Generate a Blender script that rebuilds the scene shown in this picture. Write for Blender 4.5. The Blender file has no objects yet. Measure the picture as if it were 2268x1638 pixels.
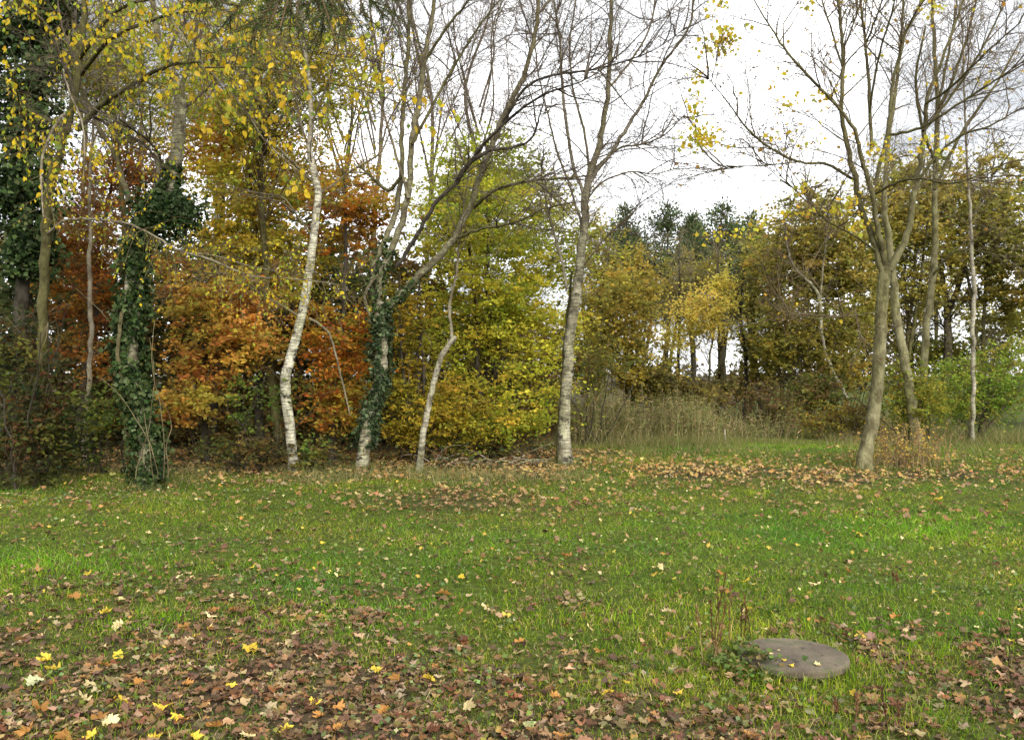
import bpy, math
import numpy as np
from math import radians, pi

# ------------------------------------------------------------------ camera, sky, sun, exposure
scene = bpy.context.scene
F, CU, HV, EYE = 1953.0, 1134.0, 830.0, 1.6     # focal length, centre column, horizon row of the photograph (2268 wide), eye height
cam_data = bpy.data.cameras.new('camera'); cam = bpy.data.objects.new('camera', cam_data)
scene.collection.objects.link(cam); scene.camera = cam
cam.location = (0, 0, EYE); cam.rotation_euler = (radians(90), 0, 0)
cam_data.sensor_width = 36.0; cam_data.lens = 36.0 * F / 2268.0
cam_data.shift_y = (HV - 819.0) / 2268.0
cam_data.clip_start = 0.05; cam_data.clip_end = 3000.0

SUN_EL, SUN_AZ = radians(30), radians(160)       # azimuth clockwise from +Y: behind the camera
world = bpy.data.worlds.new('World'); scene.world = world; world.use_nodes = True
wn, wl = world.node_tree.nodes, world.node_tree.links
wn.clear()
w_out = wn.new('ShaderNodeOutputWorld'); w_bg = wn.new('ShaderNodeBackground')
w_sky = wn.new('ShaderNodeTexSky'); w_sky.sky_type = 'NISHITA'; w_sky.sun_disc = False
w_sky.sun_elevation = SUN_EL; w_sky.sun_rotation = SUN_AZ
w_tc = wn.new('ShaderNodeTexCoord'); w_map = wn.new('ShaderNodeMapping')
w_map.inputs['Scale'].default_value = (1.0, 1.0, 2.6)
w_noise = wn.new('ShaderNodeTexNoise'); w_noise.inputs['Scale'].default_value = 2.2
w_noise.inputs['Detail'].default_value = 6; w_noise.inputs['Roughness'].default_value = 0.55
w_ramp = wn.new('ShaderNodeValToRGB')
w_ramp.color_ramp.elements[0].position = 0.40; w_ramp.color_ramp.elements[0].color = (3.9, 3.97, 4.1, 1)
w_ramp.color_ramp.elements[1].position = 0.60; w_ramp.color_ramp.elements[1].color = (12.5, 12.5, 12.6, 1)
w_mix = wn.new('ShaderNodeMix'); w_mix.data_type = 'RGBA'; w_mix.inputs['Factor'].default_value = 0.9
wl.new(w_tc.outputs['Generated'], w_map.inputs['Vector']); wl.new(w_map.outputs['Vector'], w_noise.inputs['Vector'])
wl.new(w_noise.outputs['Fac'], w_ramp.inputs['Fac'])
wl.new(w_sky.outputs['Color'], w_mix.inputs['A']); wl.new(w_ramp.outputs['Color'], w_mix.inputs['B'])
wl.new(w_mix.outputs['Result'], w_bg.inputs['Color']); w_bg.inputs['Strength'].default_value = 0.085
wl.new(w_bg.outputs['Background'], w_out.inputs['Surface'])

sun_data = bpy.data.lights.new('sun', 'SUN'); sun = bpy.data.objects.new('sun', sun_data)
scene.collection.objects.link(sun)
sun_data.energy = 2.0; sun_data.angle = radians(32); sun_data.color = (1.0, 0.96, 0.88)
sun.rotation_euler = (radians(90) - SUN_EL, 0, pi - SUN_AZ)
sun.location = (0, 0, 30)

scene.view_settings.view_transform = 'Standard'; scene.view_settings.look = 'None'
scene.view_settings.exposure = 1.46; scene.view_settings.gamma = 1.0
cy = scene.cycles
cy.max_bounces = 6; cy.diffuse_bounces = 4; cy.glossy_bounces = 2; cy.transmission_bounces = 4; cy.transparent_max_bounces = 4
cy.caustics_reflective = False; cy.caustics_refractive = False; cy.use_denoising = True

# ------------------------------------------------------------------ helpers
rng = np.random.default_rng(11)
col = scene.collection
def px(u, v, d):                                  # a point of the photograph at distance d (m)
    return np.array([(u - CU) / F * d, d, EYE - (v - HV) / F * d])
def ground_d(v): return EYE * F / (v - HV)
_gk = np.array([[.37, .21, 1.0, .03], [-.24, .45, 2.2, .03], [1.1, .7, .4, .014], [-.9, 1.3, 3.1, .012], [2.7, 1.9, 5.2, .006], [-2.2, 3.1, 1.7, .005]])
def gz(x, y):
    x = np.asarray(x, float); y = np.asarray(y, float); z = np.zeros(np.broadcast(x, y).shape)
    for a, b, c, h in _gk: z = z + h * np.sin(a * x + b * y + c)
    return z - 0.02
def snoise(x, y, s, seed):                        # smooth noise, about -1..1
    r = np.random.default_rng(seed); o = 0
    for k in range(7):
        a = r.uniform(0, 2 * pi); f = s * r.uniform(.6, 2.2)
        o = o + np.sin(f * (np.cos(a) * x + np.sin(a) * y) + r.uniform(0, 6.28)) / 2.6
    return o
def unit(a): return a / np.maximum(np.linalg.norm(a, axis=-1, keepdims=True), 1e-9)

class Acc:                                        # collects vertices and quads / triangles of one mesh
    def __init__(s): s.v, s.c, s.m, s.q, s.t, s.n = [], [], [], [], [], 0
    def add(s, v, q=None, t=None, c=(.5, .5, .5), mark=0.0):
        v = np.asarray(v, float).reshape(-1, 3); k = len(v)
        c = np.asarray(c, float)
        s.v.append(v); s.c.append(np.broadcast_to(c, (k, 3)) if c.ndim == 1 else c.reshape(-1, 3))
        s.m.append(np.broadcast_to(np.asarray(mark, float), (k,)))
        if q is not None and len(q): s.q.append(np.asarray(q) + s.n)
        if t is not None and len(t): s.t.append(np.asarray(t) + s.n)
        s.n += k
    def build(s, name, mat, parent=None, origin=(0, 0, 0), smooth=False, kind=None):
        me = bpy.data.meshes.new(name)
        v = np.concatenate(s.v) - np.asarray(origin); c = np.concatenate(s.c); m = np.concatenate(s.m)
        q = np.concatenate(s.q) if s.q else np.zeros((0, 4), int); t = np.concatenate(s.t) if s.t else np.zeros((0, 3), int)
        me.vertices.add(len(v)); me.vertices.foreach_set('co', v.astype(np.float32).ravel())
        li = np.concatenate([q.ravel(), t.ravel()]).astype(np.int32)
        me.loops.add(len(li)); me.loops.foreach_set('vertex_index', li)
        ls = np.concatenate([np.arange(len(q)) * 4, len(q) * 4 + np.arange(len(t)) * 3]).astype(np.int32)
        me.polygons.add(len(ls)); me.polygons.foreach_set('loop_start', ls)
        me.polygons.foreach_set('use_smooth', np.full(len(ls), smooth))
        ca = me.attributes.new('Col', 'FLOAT_COLOR', 'POINT')
        ca.data.foreach_set('color', np.concatenate([c, m[:, None]], 1).astype(np.float32).ravel())
        me.materials.append(mat); me.update(calc_edges=True)
        o = bpy.data.objects.new(name, me); col.objects.link(o)
        if parent is not None: o.parent = parent
        else: o.location = origin
        if kind: o['kind'] = kind
        return o
def tag(o, label, cat, group=None):
    o['label'] = label; o['category'] = cat
    if group: o['group'] = group
    return o
def empty(name, loc, label, cat, group=None):
    o = bpy.data.objects.new(name, None); o.location = loc; o.empty_display_size = .2; col.objects.link(o)
    return tag(o, label, cat, group)

# ------------------------------------------------------------------ materials
def mat_new(name):
    m = bpy.data.materials.new(name); m.use_nodes = True
    n, l = m.node_tree.nodes, m.node_tree.links; n.clear()
    return m, n, l
def leaf_material(name, trans=.42, rough=.55, spec=.25, fixed=None, var=.25):
    m, n, l = mat_new(name)
    out = n.new('ShaderNodeOutputMaterial'); mix = n.new('ShaderNodeMixShader'); mix.inputs[0].default_value = trans
    p = n.new('ShaderNodeBsdfPrincipled'); p.inputs['Roughness'].default_value = rough; p.inputs['Specular IOR Level'].default_value = spec
    tr = n.new('ShaderNodeBsdfTranslucent')
    if fixed is None:
        a = n.new('ShaderNodeAttribute'); a.attribute_name = 'Col'; csock = a.outputs['Color']
        l.new(csock, p.inputs['Base Color']); l.new(csock, tr.inputs['Color'])
    else:                                         # blotched, veined single leaf
        tc = n.new('ShaderNodeTexCoord'); oi = n.new('ShaderNodeObjectInfo')
        add = n.new('ShaderNodeVectorMath'); add.operation = 'ADD'
        l.new(tc.outputs['Object'], add.inputs[0]); l.new(oi.outputs['Location'], add.inputs[1])
        no = n.new('ShaderNodeTexNoise'); no.inputs['Scale'].default_value = 38; no.inputs['Detail'].default_value = 5
        l.new(add.outputs[0], no.inputs['Vector'])
        r = n.new('ShaderNodeValToRGB'); e = r.color_ramp.elements
        b = np.array(fixed); e[0].position = .34; e[0].color = (*(b * np.array([.62, .48, .45])), 1)
        e[1].position = .6; e[1].color = (*b, 1)
        l.new(no.outputs['Fac'], r.inputs['Fac'])
        h = n.new('ShaderNodeHueSaturation'); mr = n.new('ShaderNodeMapRange')
        mr.inputs['To Min'].default_value = 1 - var; mr.inputs['To Max'].default_value = 1 + var
        l.new(oi.outputs['Random'], mr.inputs['Value']); l.new(mr.outputs['Result'], h.inputs['Value']); l.new(r.outputs['Color'], h.inputs['Color'])
        l.new(h.outputs['Color'], p.inputs['Base Color']); l.new(h.outputs['Color'], tr.inputs['Color'])
    l.new(p.outputs[0], mix.inputs[1]); l.new(tr.outputs[0], mix.inputs[2]); l.new(mix.outputs[0], out.inputs['Surface'])
    return m
LEAF = leaf_material('foliage', .55, .6, .1)
IVY = leaf_material('ivy_leaf', .2, .55, .07)
GRASS = leaf_material('grass_blade', .4, .6, .06)
DRYLEAF = leaf_material('dry_leaf', .18, .65, .12)
NEEDLE = leaf_material('needle', .15, .6, .12)

def bark_material():
    m, n, l = mat_new('bark')
    out = n.new('ShaderNodeOutputMaterial'); p = n.new('ShaderNodeBsdfPrincipled'); p.inputs['Roughness'].default_value = .85
    p.inputs['Specular IOR Level'].default_value = .15
    a = n.new('ShaderNodeAttribute'); a.attribute_name = 'Col'
    g = n.new('ShaderNodeNewGeometry')
    def noise(scale, sc3, det=5, rough=.6):
        mp = n.new('ShaderNodeMapping'); mp.inputs['Scale'].default_value = sc3; l.new(g.outputs['Position'], mp.inputs['Vector'])
        t = n.new('ShaderNodeTexNoise'); t.inputs['Scale'].default_value = scale; t.inputs['Detail'].default_value = det; t.inputs['Roughness'].default_value = rough
        l.new(mp.outputs[0], t.inputs['Vector']); return t.outputs['Fac']
    def ramp(f, p0, p1, c0, c1):
        r = n.new('ShaderNodeValToRGB'); r.color_ramp.elements[0].position = p0; r.color_ramp.elements[1].position = p1
        r.color_ramp.elements[0].color = c0; r.color_ramp.elements[1].color = c1; l.new(f, r.inputs['Fac']); return r.outputs['Color']
    def mixc(mode, fac, A, B):
        x = n.new('ShaderNodeMix'); x.data_type = 'RGBA'; x.blend_type = mode
        if isinstance(fac, float): x.inputs['Factor'].default_value = fac
        else: l.new(fac, x.inputs['Factor'])
        for nm, s in (('A', A), ('B', B)):
            if isinstance(s, tuple): x.inputs[nm].default_value = s
            else: l.new(s, x.inputs[nm])
        return x.outputs['Result']
    blot = ramp(noise(7, (1, 1, .6)), .36, .64, (.48, .45, .38, 1), (1.3, 1.3, 1.25, 1))
    c = mixc('MULTIPLY', 1.0, a.outputs['Color'], blot)
    fine = ramp(noise(60, (1, 1, .25), 4), .35, .65, (.72, .72, .72, 1), (1.1, 1.1, 1.1, 1))
    c = mixc('MULTIPLY', .8, c, fine)
    # birch: horizontal lenticel bands and black diamond scars, only where the mark channel is set
    lent = ramp(noise(3.2, (1.6, 1.6, 15), 4, .7), .47, .56, (0, 0, 0, 1), (1, 1, 1, 1))
    scar = ramp(noise(4.2, (1.3, 1.3, 2.2), 5, .65), .545, .61, (0, 0, 0, 1), (1, 1, 1, 1))
    mx = n.new('ShaderNodeMath'); mx.operation = 'MAXIMUM'
    s1 = n.new('ShaderNodeMath'); s1.operation = 'MULTIPLY'; s1.inputs[1].default_value = .72; l.new(lent, s1.inputs[0])
    l.new(s1.outputs[0], mx.inputs[0]); l.new(scar, mx.inputs[1])
    mm = n.new('ShaderNodeMath'); mm.operation = 'MULTIPLY'; l.new(mx.outputs[0], mm.inputs[0]); l.new(a.outputs['Alpha'], mm.inputs[1])
    c = mixc('MIX', mm.outputs[0], c, (.035, .03, .024, 1))
    # green algae film
    alg = ramp(noise(1.7, (1, 1, .5), 4), .45, .75, (0, 0, 0, 1), (1, 1, 1, 1))
    am = n.new('ShaderNodeMath'); am.operation = 'MULTIPLY'; am.inputs[1].default_value = .5; l.new(alg, am.inputs[0])
    c = mixc('MIX', am.outputs[0], c, mixc('MULTIPLY', 1.0, c, (.72, .8, .42, 1)))
    l.new(c, p.inputs['Base Color'])
    b = n.new('ShaderNodeBump'); b.inputs['Strength'].default_value = .8; b.inputs['Distance'].default_value = .03
    l.new(noise(35, (1, 1, .4), 6), b.inputs['Height']); l.new(b.outputs[0], p.inputs['Normal'])
    l.new(p.outputs[0], out.inputs['Surface']); return m
BARK = bark_material()

def ground_material():
    m, n, l = mat_new('soil_and_turf')
    out = n.new('ShaderNodeOutputMaterial'); p = n.new('ShaderNodeBsdfPrincipled'); p.inputs['Roughness'].default_value = .95
    p.inputs['Specular IOR Level'].default_value = .1
    g = n.new('ShaderNodeNewGeometry')
    def noise(s, d=6):
        t = n.new('ShaderNodeTexNoise'); t.inputs['Scale'].default_value = s; t.inputs['Detail'].default_value = d
        l.new(g.outputs['Position'], t.inputs['Vector']); return t
    a = n.new('ShaderNodeAttribute'); a.attribute_name = 'Col'
    r = n.new('ShaderNodeValToRGB'); r.color_ramp.elements[0].position = .32; r.color_ramp.elements[1].position = .7
    r.color_ramp.elements[0].color = (.45, .42, .4, 1); r.color_ramp.elements[1].color = (1.3, 1.25, 1.2, 1)
    l.new(noise(14).outputs['Fac'], r.inputs['Fac'])
    mx = n.new('ShaderNodeMix'); mx.data_type = 'RGBA'; mx.blend_type = 'MULTIPLY'; mx.inputs['Factor'].default_value = 1
    l.new(a.outputs['Color'], mx.inputs['A']); l.new(r.outputs['Color'], mx.inputs['B'])
    l.new(mx.outputs['Result'], p.inputs['Base Color'])
    b = n.new('ShaderNodeBump'); b.inputs['Strength'].default_value = .8; b.inputs['Distance'].default_value = .03
    l.new(noise(40).outputs['Fac'], b.inputs['Height']); l.new(b.outputs[0], p.inputs['Normal'])
    l.new(p.outputs[0], out.inputs['Surface']); return m

def concrete_material():
    m, n, l = mat_new('weathered_concrete')
    out = n.new('ShaderNodeOutputMaterial'); p = n.new('ShaderNodeBsdfPrincipled'); p.inputs['Roughness'].default_value = .9
    g = n.new('ShaderNodeTexCoord')
    def noise(s, d=6):
        t = n.new('ShaderNodeTexNoise'); t.inputs['Scale'].default_value = s; t.inputs['Detail'].default_value = d
        l.new(g.outputs['Object'], t.inputs['Vector']); return t.outputs['Fac']
    def ramp(f, p0, p1, c0, c1):
        r = n.new('ShaderNodeValToRGB'); r.color_ramp.elements[0].position = p0; r.color_ramp.elements[1].position = p1
        r.color_ramp.elements[0].color = c0; r.color_ramp.elements[1].color = c1; l.new(f, r.inputs['Fac']); return r.outputs['Color']
    def mixc(mode, A, B, f=1.0):
        x = n.new('ShaderNodeMix'); x.data_type = 'RGBA'; x.blend_type = mode; x.inputs['Factor'].default_value = f
        l.new(A, x.inputs['A']); l.new(B, x.inputs['B']); return x.outputs['Result']
    c = ramp(noise(5), .34, .66, (.055, .041, .025, 1), (.13, .102, .065, 1))
    c = mixc('MULTIPLY', c, ramp(noise(90, 3), .3, .7, (.7, .7, .7, 1), (1.15, 1.15, 1.15, 1)))
    c = mixc('MULTIPLY', c, ramp(noise(17, 3), .30, .40, (.3, .27, .22, 1), (1, 1, 1, 1)))
    mo = n.new('ShaderNodeMix'); mo.data_type = 'RGBA'; l.new(ramp(noise(7.5, 7), .54, .66, (0, 0, 0, 1), (.75, .75, .75, 1)), mo.inputs['Factor']); l.new(c, mo.inputs['A']); mo.inputs['B'].default_value = (.055, .062, .022, 1); c = mo.outputs['Result']     # moss film
    l.new(c, p.inputs['Base Color'])
    b = n.new('ShaderNodeBump'); b.inputs['Strength'].default_value = .6; b.inputs['Distance'].default_value = .006
    l.new(noise(120, 5), b.inputs['Height']); l.new(b.outputs[0], p.inputs['Normal'])
    l.new(p.outputs[0], out.inputs['Surface']); return m

# ------------------------------------------------------------------ branch and leaf geometry
def tubes(acc, P, R, sides, colr, mark=0.0, rough=0.0):
    """P (N,n,3) paths, R (N,n) radii"""
    P = np.asarray(P, float); R = np.asarray(R, float); N, n, _ = P.shape
    T = unit(np.gradient(P, axis=1))
    mt = np.abs(T.mean(1)); ref = np.eye(3)[np.argmin(mt, 1)][:, None, :]
    A = unit(np.cross(T, np.broadcast_to(ref, T.shape))); B = np.cross(T, A)
    ang = np.arange(sides) / sides * 2 * pi
    Rr = np.repeat(R[:, :, None], sides, 2)
    if rough: Rr = Rr * (1 + rough * rng.standard_normal(Rr.shape))
    V = P[:, :, None, :] + Rr[..., None] * (A[:, :, None, :] * np.cos(ang)[:, None] + B[:, :, None, :] * np.sin(ang)[:, None])
    k = np.arange(n - 1)[:, None] * sides; j = np.arange(sides)[None, :]; j2 = (j + 1) % sides
    f = np.stack([k + j, k + j2, k + sides + j2, k + sides + j], -1).reshape(-1, 4)
    q = (f[None] + (np.arange(N) * n * sides)[:, None, None]).reshape(-1, 4)
    c = np.asarray(colr, float)
    if c.ndim == 2 and len(c) == N: c = np.repeat(c, n * sides, 0)
    elif c.ndim == 2: c = np.tile(np.repeat(c, sides, 0), (N, 1))
    m = mark if np.isscalar(mark) else np.tile(np.repeat(mark, sides), N)
    acc.add(V.reshape(-1, 3), q=q, c=c, mark=m)
def spline(pts, n):                               # Catmull-Rom through rows of pts
    pts = np.asarray(pts, float); k = len(pts)
    L = np.r_[0, np.cumsum(np.linalg.norm(np.diff(pts[:, :3], axis=0), axis=1))]
    t = np.interp(np.linspace(0, L[-1], n), L, np.arange(k)); i = np.clip(t.astype(int), 0, k - 2); f = (t - i)[:, None]
    p0 = pts[np.maximum(i - 1, 0)]; p1 = pts[i]; p2 = pts[i + 1]; p3 = pts[np.minimum(i + 2, k - 1)]
    return .5 * (2 * p1 + (p2 - p0) * f + (2 * p0 - 5 * p1 + 4 * p2 - p3) * f ** 2 + (3 * p1 - p0 - 3 * p2 + p3) * f ** 3)
def limb(pts, d, dd=0.0, n=None, wig=.012):       # rows (u, v, width px) at distance d drifting by dd -> path, radii
    pts = np.array(pts, float); k = len(pts)
    ds = d + dd * np.linspace(0, 1, k)
    w = np.array([[*px(u, v, q), max(wd * (.76 if wd > 11 else .80), .4) / F * q / 2] for (u, v, wd), q in zip(pts, ds)])
    n = n or max(8, int(6 * (k - 1)))
    s = spline(w, n); s[1:, :3] += rng.standard_normal((n - 1, 3)) * np.minimum(wig, s[1:, 3:4] * .25)
    return s[:, :3], np.maximum(s[:, 3], .002)
def sample(paths, k, t0=.15, t1=1.0, bias=1.0):
    """random points on a list of path batches (N,n,3) -> positions, directions, parameter"""
    L = [np.linalg.norm(np.diff(p, axis=1), axis=2).sum(1) for p in paths]
    tot = np.concatenate(L); own = np.concatenate([np.full(len(l), i) for i, l in enumerate(L)]); idx = np.concatenate([np.arange(len(l)) for l in L])
    pick = rng.choice(len(tot), k, p=tot / tot.sum()); t = t0 + (t1 - t0) * rng.random(k) ** bias
    pos = np.zeros((k, 3)); dr = np.zeros((k, 3))
    for i, p in enumerate(paths):
        s = np.where(own[pick] == i)[0]
        if not len(s): continue
        n = p.shape[1]; x = t[s] * (n - 1); a = np.clip(x.astype(int), 0, n - 2); f = (x - a)[:, None]
        A = p[idx[pick[s]], a]; B = p[idx[pick[s]], a + 1]
        pos[s] = A + (B - A) * f; dr[s] = unit(B - A)
    return pos, dr, t
def fork(D, lo, hi, up=0.0):                      # directions leaving D at an angle lo..hi (degrees)
    k = len(D); r = unit(np.cross(D, rng.standard_normal((k, 3)))); a = np.radians(rng.uniform(lo, hi, k))[:, None]
    o = np.cos(a) * D + np.sin(a) * r; o[:, 2] += up
    return unit(o)
def grow(S, D, L, r0, r1, n, wig=.15, grav=0.0):
    k = len(S); P = np.zeros((k, n, 3)); P[:, 0] = S; d = D.copy(); st = (np.asarray(L) / (n - 1))[:, None]
    for i in range(1, n):
        d = d + rng.standard_normal((k, 3)) * wig; d[:, 2] += grav; d = unit(d); P[:, i] = P[:, i - 1] + d * st
    R = np.linspace(0, 1, n)[None] * (np.asarray(r1) - np.asarray(r0)).reshape(-1, 1) + np.asarray(r0).reshape(-1, 1)
    return P, np.broadcast_to(R, (k, n))
def leaves(acc, pos, size, colr, axis=None, nrm_up=1.0, aspect=.6, fold=.12, jit=.9):
    k = len(pos)
    if axis is None: axis = rng.standard_normal((k, 3)) * np.array([1, 1, .4])
    a = unit(axis); nn = rng.standard_normal((k, 3)) * jit; nn[:, 2] += nrm_up
    b = unit(np.cross(nn, a)); nn = np.cross(a, b); s = np.broadcast_to(np.asarray(size, float), (k,))[:, None]
    mid = pos + a * s * .45 + nn * s * fold
    V = np.stack([pos, mid + b * s * aspect / 2, pos + a * s, mid - b * s * aspect / 2], 1)
    q = np.arange(4 * k).reshape(k, 4)
    acc.add(V.reshape(-1, 3), q=q, c=np.repeat(colr, 4, 0))
def tint(pal, k, jit=.18, w=None):                # k colours from a palette
    pal = np.asarray(pal, float); c = pal[rng.choice(len(pal), k, p=w)]
    return np.clip(c * (1 + rng.standard_normal((k, 1)) * jit) * (1 + rng.standard_normal((k, 3)) * jit * .35), .004, .85)

TWIG_BIRCH = (.125, .10, .082); TWIG_MAPLE = (.13, .10, .065); MOSS = (.085, .078, .032); BIRCH = (.53, .50, .42); DARK = (.045, .04, .028)
def bare_twigs(acc, limbs, n1, n2, n3, L1=(.7, 2.2), L2=(.35, .9), L3=(.15, .45), grav=(-.02, -.08, -.12), colr=TWIG_BIRCH, t0=.3, ang=(25, 60), up=.15, r=(.011, .004, .0022)):
    S, D, t = sample(limbs, n1, t0)
    l1 = rng.uniform(*L1, n1) * (1.15 - .6 * t)
    b1, R1 = grow(S, fork(D, *ang, up), l1, r[0] * rng.uniform(.6, 1.3, n1), .003, 7, .17, grav[0]); tubes(acc, b1, R1, 4, np.array(colr) * .9)
    S, D, t = sample([b1] + list(limbs), n2, .2)
    b2, R2 = grow(S, fork(D, 20, 60, .05), rng.uniform(*L2, n2), r[1], .0018, 4, .26, grav[1] * 1.5); tubes(acc, b2, R2, 3, colr)
    S, D, t = sample([b2, b1], n3, .15)
    b3, R3 = grow(S, fork(D, 15, 60), rng.uniform(*L3, n3), r[2], .0012, 3, .25, grav[2] * 1.4); tubes(acc, b3, R3, 3, colr)
    return [b1, b2, b3]
def ell_points(k, c, r):                          # points filling an ellipsoid, denser near its surface
    p = unit(rng.standard_normal((k, 3))) * (rng.random((k, 1)) ** .42)
    return np.asarray(c) + p * np.asarray(r)
def clump_crown(acc, wood, trunk, blobs, leaf, pal, per=90, cr=(.45, .45, .22), w=None, jit=.18, up=1.0, twig=TWIG_MAPLE, aspect=.62, hang=0.0, axis=None, nt=6):
    """blobs: (centre, radii, clumps). Every clump hangs on a branch from the trunk path."""
    C = np.concatenate([ell_points(n, c, r) for c, r, n in blobs])
    C[:, 2] = np.maximum(C[:, 2], .12); k = len(C)
    hd = np.linalg.norm(C[:, None, :2] - trunk[None, :, :2], axis=2)
    want = C[:, None, 2] - .45 * hd - .15; s = np.argmin(np.abs(trunk[None, :, 2] - want + rng.normal(size=(k, 1)) * .7) + .35 * hd, 1)
    S = trunk[s]; M = (S + C) / 2 + np.array([0, 0, .12]) * np.linalg.norm(C - S, axis=1, keepdims=True) + rng.standard_normal((k, 3)) * .08
    f = np.linspace(0, 1, 6)[None, :, None]
    P = (1 - f) ** 2 * S[:, None] + 2 * f * (1 - f) * M[:, None] + f ** 2 * C[:, None]
    P[:, 1:] += rng.standard_normal((k, 5, 3)) * .03
    Ln = np.linalg.norm(C - S, axis=1); R = np.linspace(1, .15, 6)[None] * np.minimum(.003 + .004 * Ln, .02)[:, None]
    tubes(wood, P, R, 3, np.array(twig) * .8)
    own_t = np.repeat(np.arange(k), nt); f2 = rng.uniform(.6, 1, k * nt); x2 = f2 * 5; i2 = np.clip(x2.astype(int), 0, 4); g2 = (x2 - i2)[:, None]
    Sd = P[own_t, i2] * (1 - g2) + P[own_t, i2 + 1] * g2; dv = rng.standard_normal((k * nt, 3)) * np.array(cr) / max(cr); dv += .5 * unit(C - S)[own_t] * np.array([1, 1, .3])
    T, TR = grow(Sd, unit(dv), rng.uniform(.5, 1.7, k * nt) * max(cr), .0032, .0012, 3, .2, -.06)
    tubes(wood, T, TR, 3, twig)
    base = tint(pal, k, .22, w); cnt = rng.poisson(per, k); own = np.repeat(np.arange(k), cnt); m = len(own)
    pos = C[own] + rng.standard_normal((m, 3)) * np.array(cr) * rng.uniform(.5, 1.2, (k, 1))[own]
    on = rng.random(m) < .68; jt = own * nt + rng.integers(0, nt, m); x3 = rng.uniform(.1, 1, m) * 2; i3 = np.clip(x3.astype(int), 0, 1); g3 = (x3 - i3)[:, None]
    tp = T[jt, i3] * (1 - g3) + T[jt, i3 + 1] * g3 + rng.standard_normal((m, 3)) * leaf * np.array([.45, .45, .2]); pos[on] = tp[on]
    keep = pos[:, 2] > .05; pos, own = pos[keep], own[keep]; m = len(pos)
    c = base[own] * .65 + tint(pal, m, jit, w) * .35
    c = np.clip(c * (1 + rng.standard_normal((m, 1)) * jit), .004, .85)
    ax = None
    if hang: ax = rng.standard_normal((m, 3)) * np.array([.8, .8, .4]); ax[:, 2] -= hang
    leaves(acc, pos, rng.uniform(.55, 1.4, m) * leaf, c, axis=ax, nrm_up=up, aspect=aspect)
def ivy_on(acc, path, rad, n, spread=.07, leaf=.055, pal=((.024, .044, .012), (.034, .058, .016), (.055, .082, .024), (.012, .022, .008), (.085, .11, .045)), t0=0, t1=1, patch=-9.0):
    i = rng.uniform(t0, t1, n) * (len(path) - 1); a = np.clip(i.astype(int), 0, len(path) - 2); f = (i - a)[:, None]
    p = path[a] * (1 - f) + path[a + 1] * f; r = rad[a] * (1 - f[:, 0]) + rad[a + 1] * f[:, 0]
    th = rng.uniform(0, 2 * pi, n); o = np.stack([np.cos(th), np.sin(th), np.zeros(n)], 1)
    lump = 1 + .5 * np.sin(2 * th + 4.1 * p[:, 2]) * np.sin(3.3 * p[:, 2] + 1.3) + .45 * np.sin(3 * th - 7 * p[:, 2]) + .3 * np.sin(11 * p[:, 2] + 5 * th)
    fade = np.clip((t1 - i / (len(path) - 1)) / .06, .15, 1) if t1 < .99 else np.clip((1 - i / (len(path) - 1)) / .12, .1, 1)
    out = r + spread * np.clip(lump, .12, 3) * rng.random(n) ** .6 * 1.6 * fade; out = np.where(rng.random(n) < .07, out * 1.35, out)
    pos = p + o * out[:, None]
    pos[:, 2] = np.maximum(pos[:, 2], .03)
    ok = np.sin(2 * th + 3.1 * p[:, 2]) + np.sin(5.3 * p[:, 2] - th) + rng.normal(size=n) * .5 > patch; pos, o, n = pos[ok], o[ok], int(ok.sum())
    ax = rng.standard_normal((n, 3)) * .6; ax[:, 2] -= .7; ax += o * .4
    k = len(pos); a_ = unit(ax); nn = o + rng.standard_normal((k, 3)) * .45; b = unit(np.cross(nn, a_)); nn = np.cross(a_, b)
    s = (rng.uniform(.4, 1.45, n) * leaf)[:, None]
    V = np.stack([pos, pos + a_ * s * .3 + b * s * .5, pos + a_ * s, pos + a_ * s * .3 - b * s * .5], 1)
    acc.add(V.reshape(-1, 3), q=np.arange(4 * k).reshape(k, 4), c=np.repeat(tint(pal, n, .2), 4, 0))
def bark_cols(path, rad, style, base_z=0.0):
    """colour per ring: white lower birch stem turning olive and dark as it thins"""
    n = len(path); z = path[:, 2]
    if style == 'birch':
        w = np.clip((rad - .018) / .05, 0, 1)[:, None]
        c = np.array(BIRCH) * w + np.array((.14, .115, .07)) * (1 - w); m = .25 + .7 * w[:, 0]
        foot = np.clip(1 - z / .5, 0, 1)[:, None] * .5; c = c * (1 - foot) + np.array((.16, .15, .08)) * foot
        return c, m
    if style == 'birch_old':
        w = np.clip((rad - .03) / .07, 0, 1)[:, None]
        return np.array((.33, .31, .225)) * w + np.array((.13, .112, .058)) * (1 - w), .45 + .5 * w[:, 0]
    if style == 'maple':
        w = np.clip((rad - .03) / .08, 0, 1)[:, None]
        return np.array((.185, .17, .098)) * w + np.array((.12, .11, .055)) * (1 - w), np.zeros(n)
    if style == 'moss': return np.tile(MOSS, (n, 1)), np.zeros(n)
    if style == 'dark': return np.tile((.05, .043, .034), (n, 1)), np.zeros(n)
    if style == 'pale': return np.tile((.22, .19, .145), (n, 1)), np.zeros(n)
    return np.tile((.12, .10, .07), (n, 1)), np.zeros(n)
def stem_part(name, path, rad, style, root, org, sides=10):
    a = Acc(); P = np.vstack([path, path[-1] + (path[-1] - path[-2]) * .15]); R = np.r_[rad, .0015]
    c, m = bark_cols(P, R, style); tubes(a, P[None], R[None], sides, c, m, .025 if rad[0] > .03 else 0)
    return a.build(name, BARK, root, org, smooth=True)
def flare(path, rad, h=.3, k=.5):
    z = path[:, 2] - path[0, 2]; return rad * (1 + k * np.exp(-np.maximum(z, 0) / h * 2.2))
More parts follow.
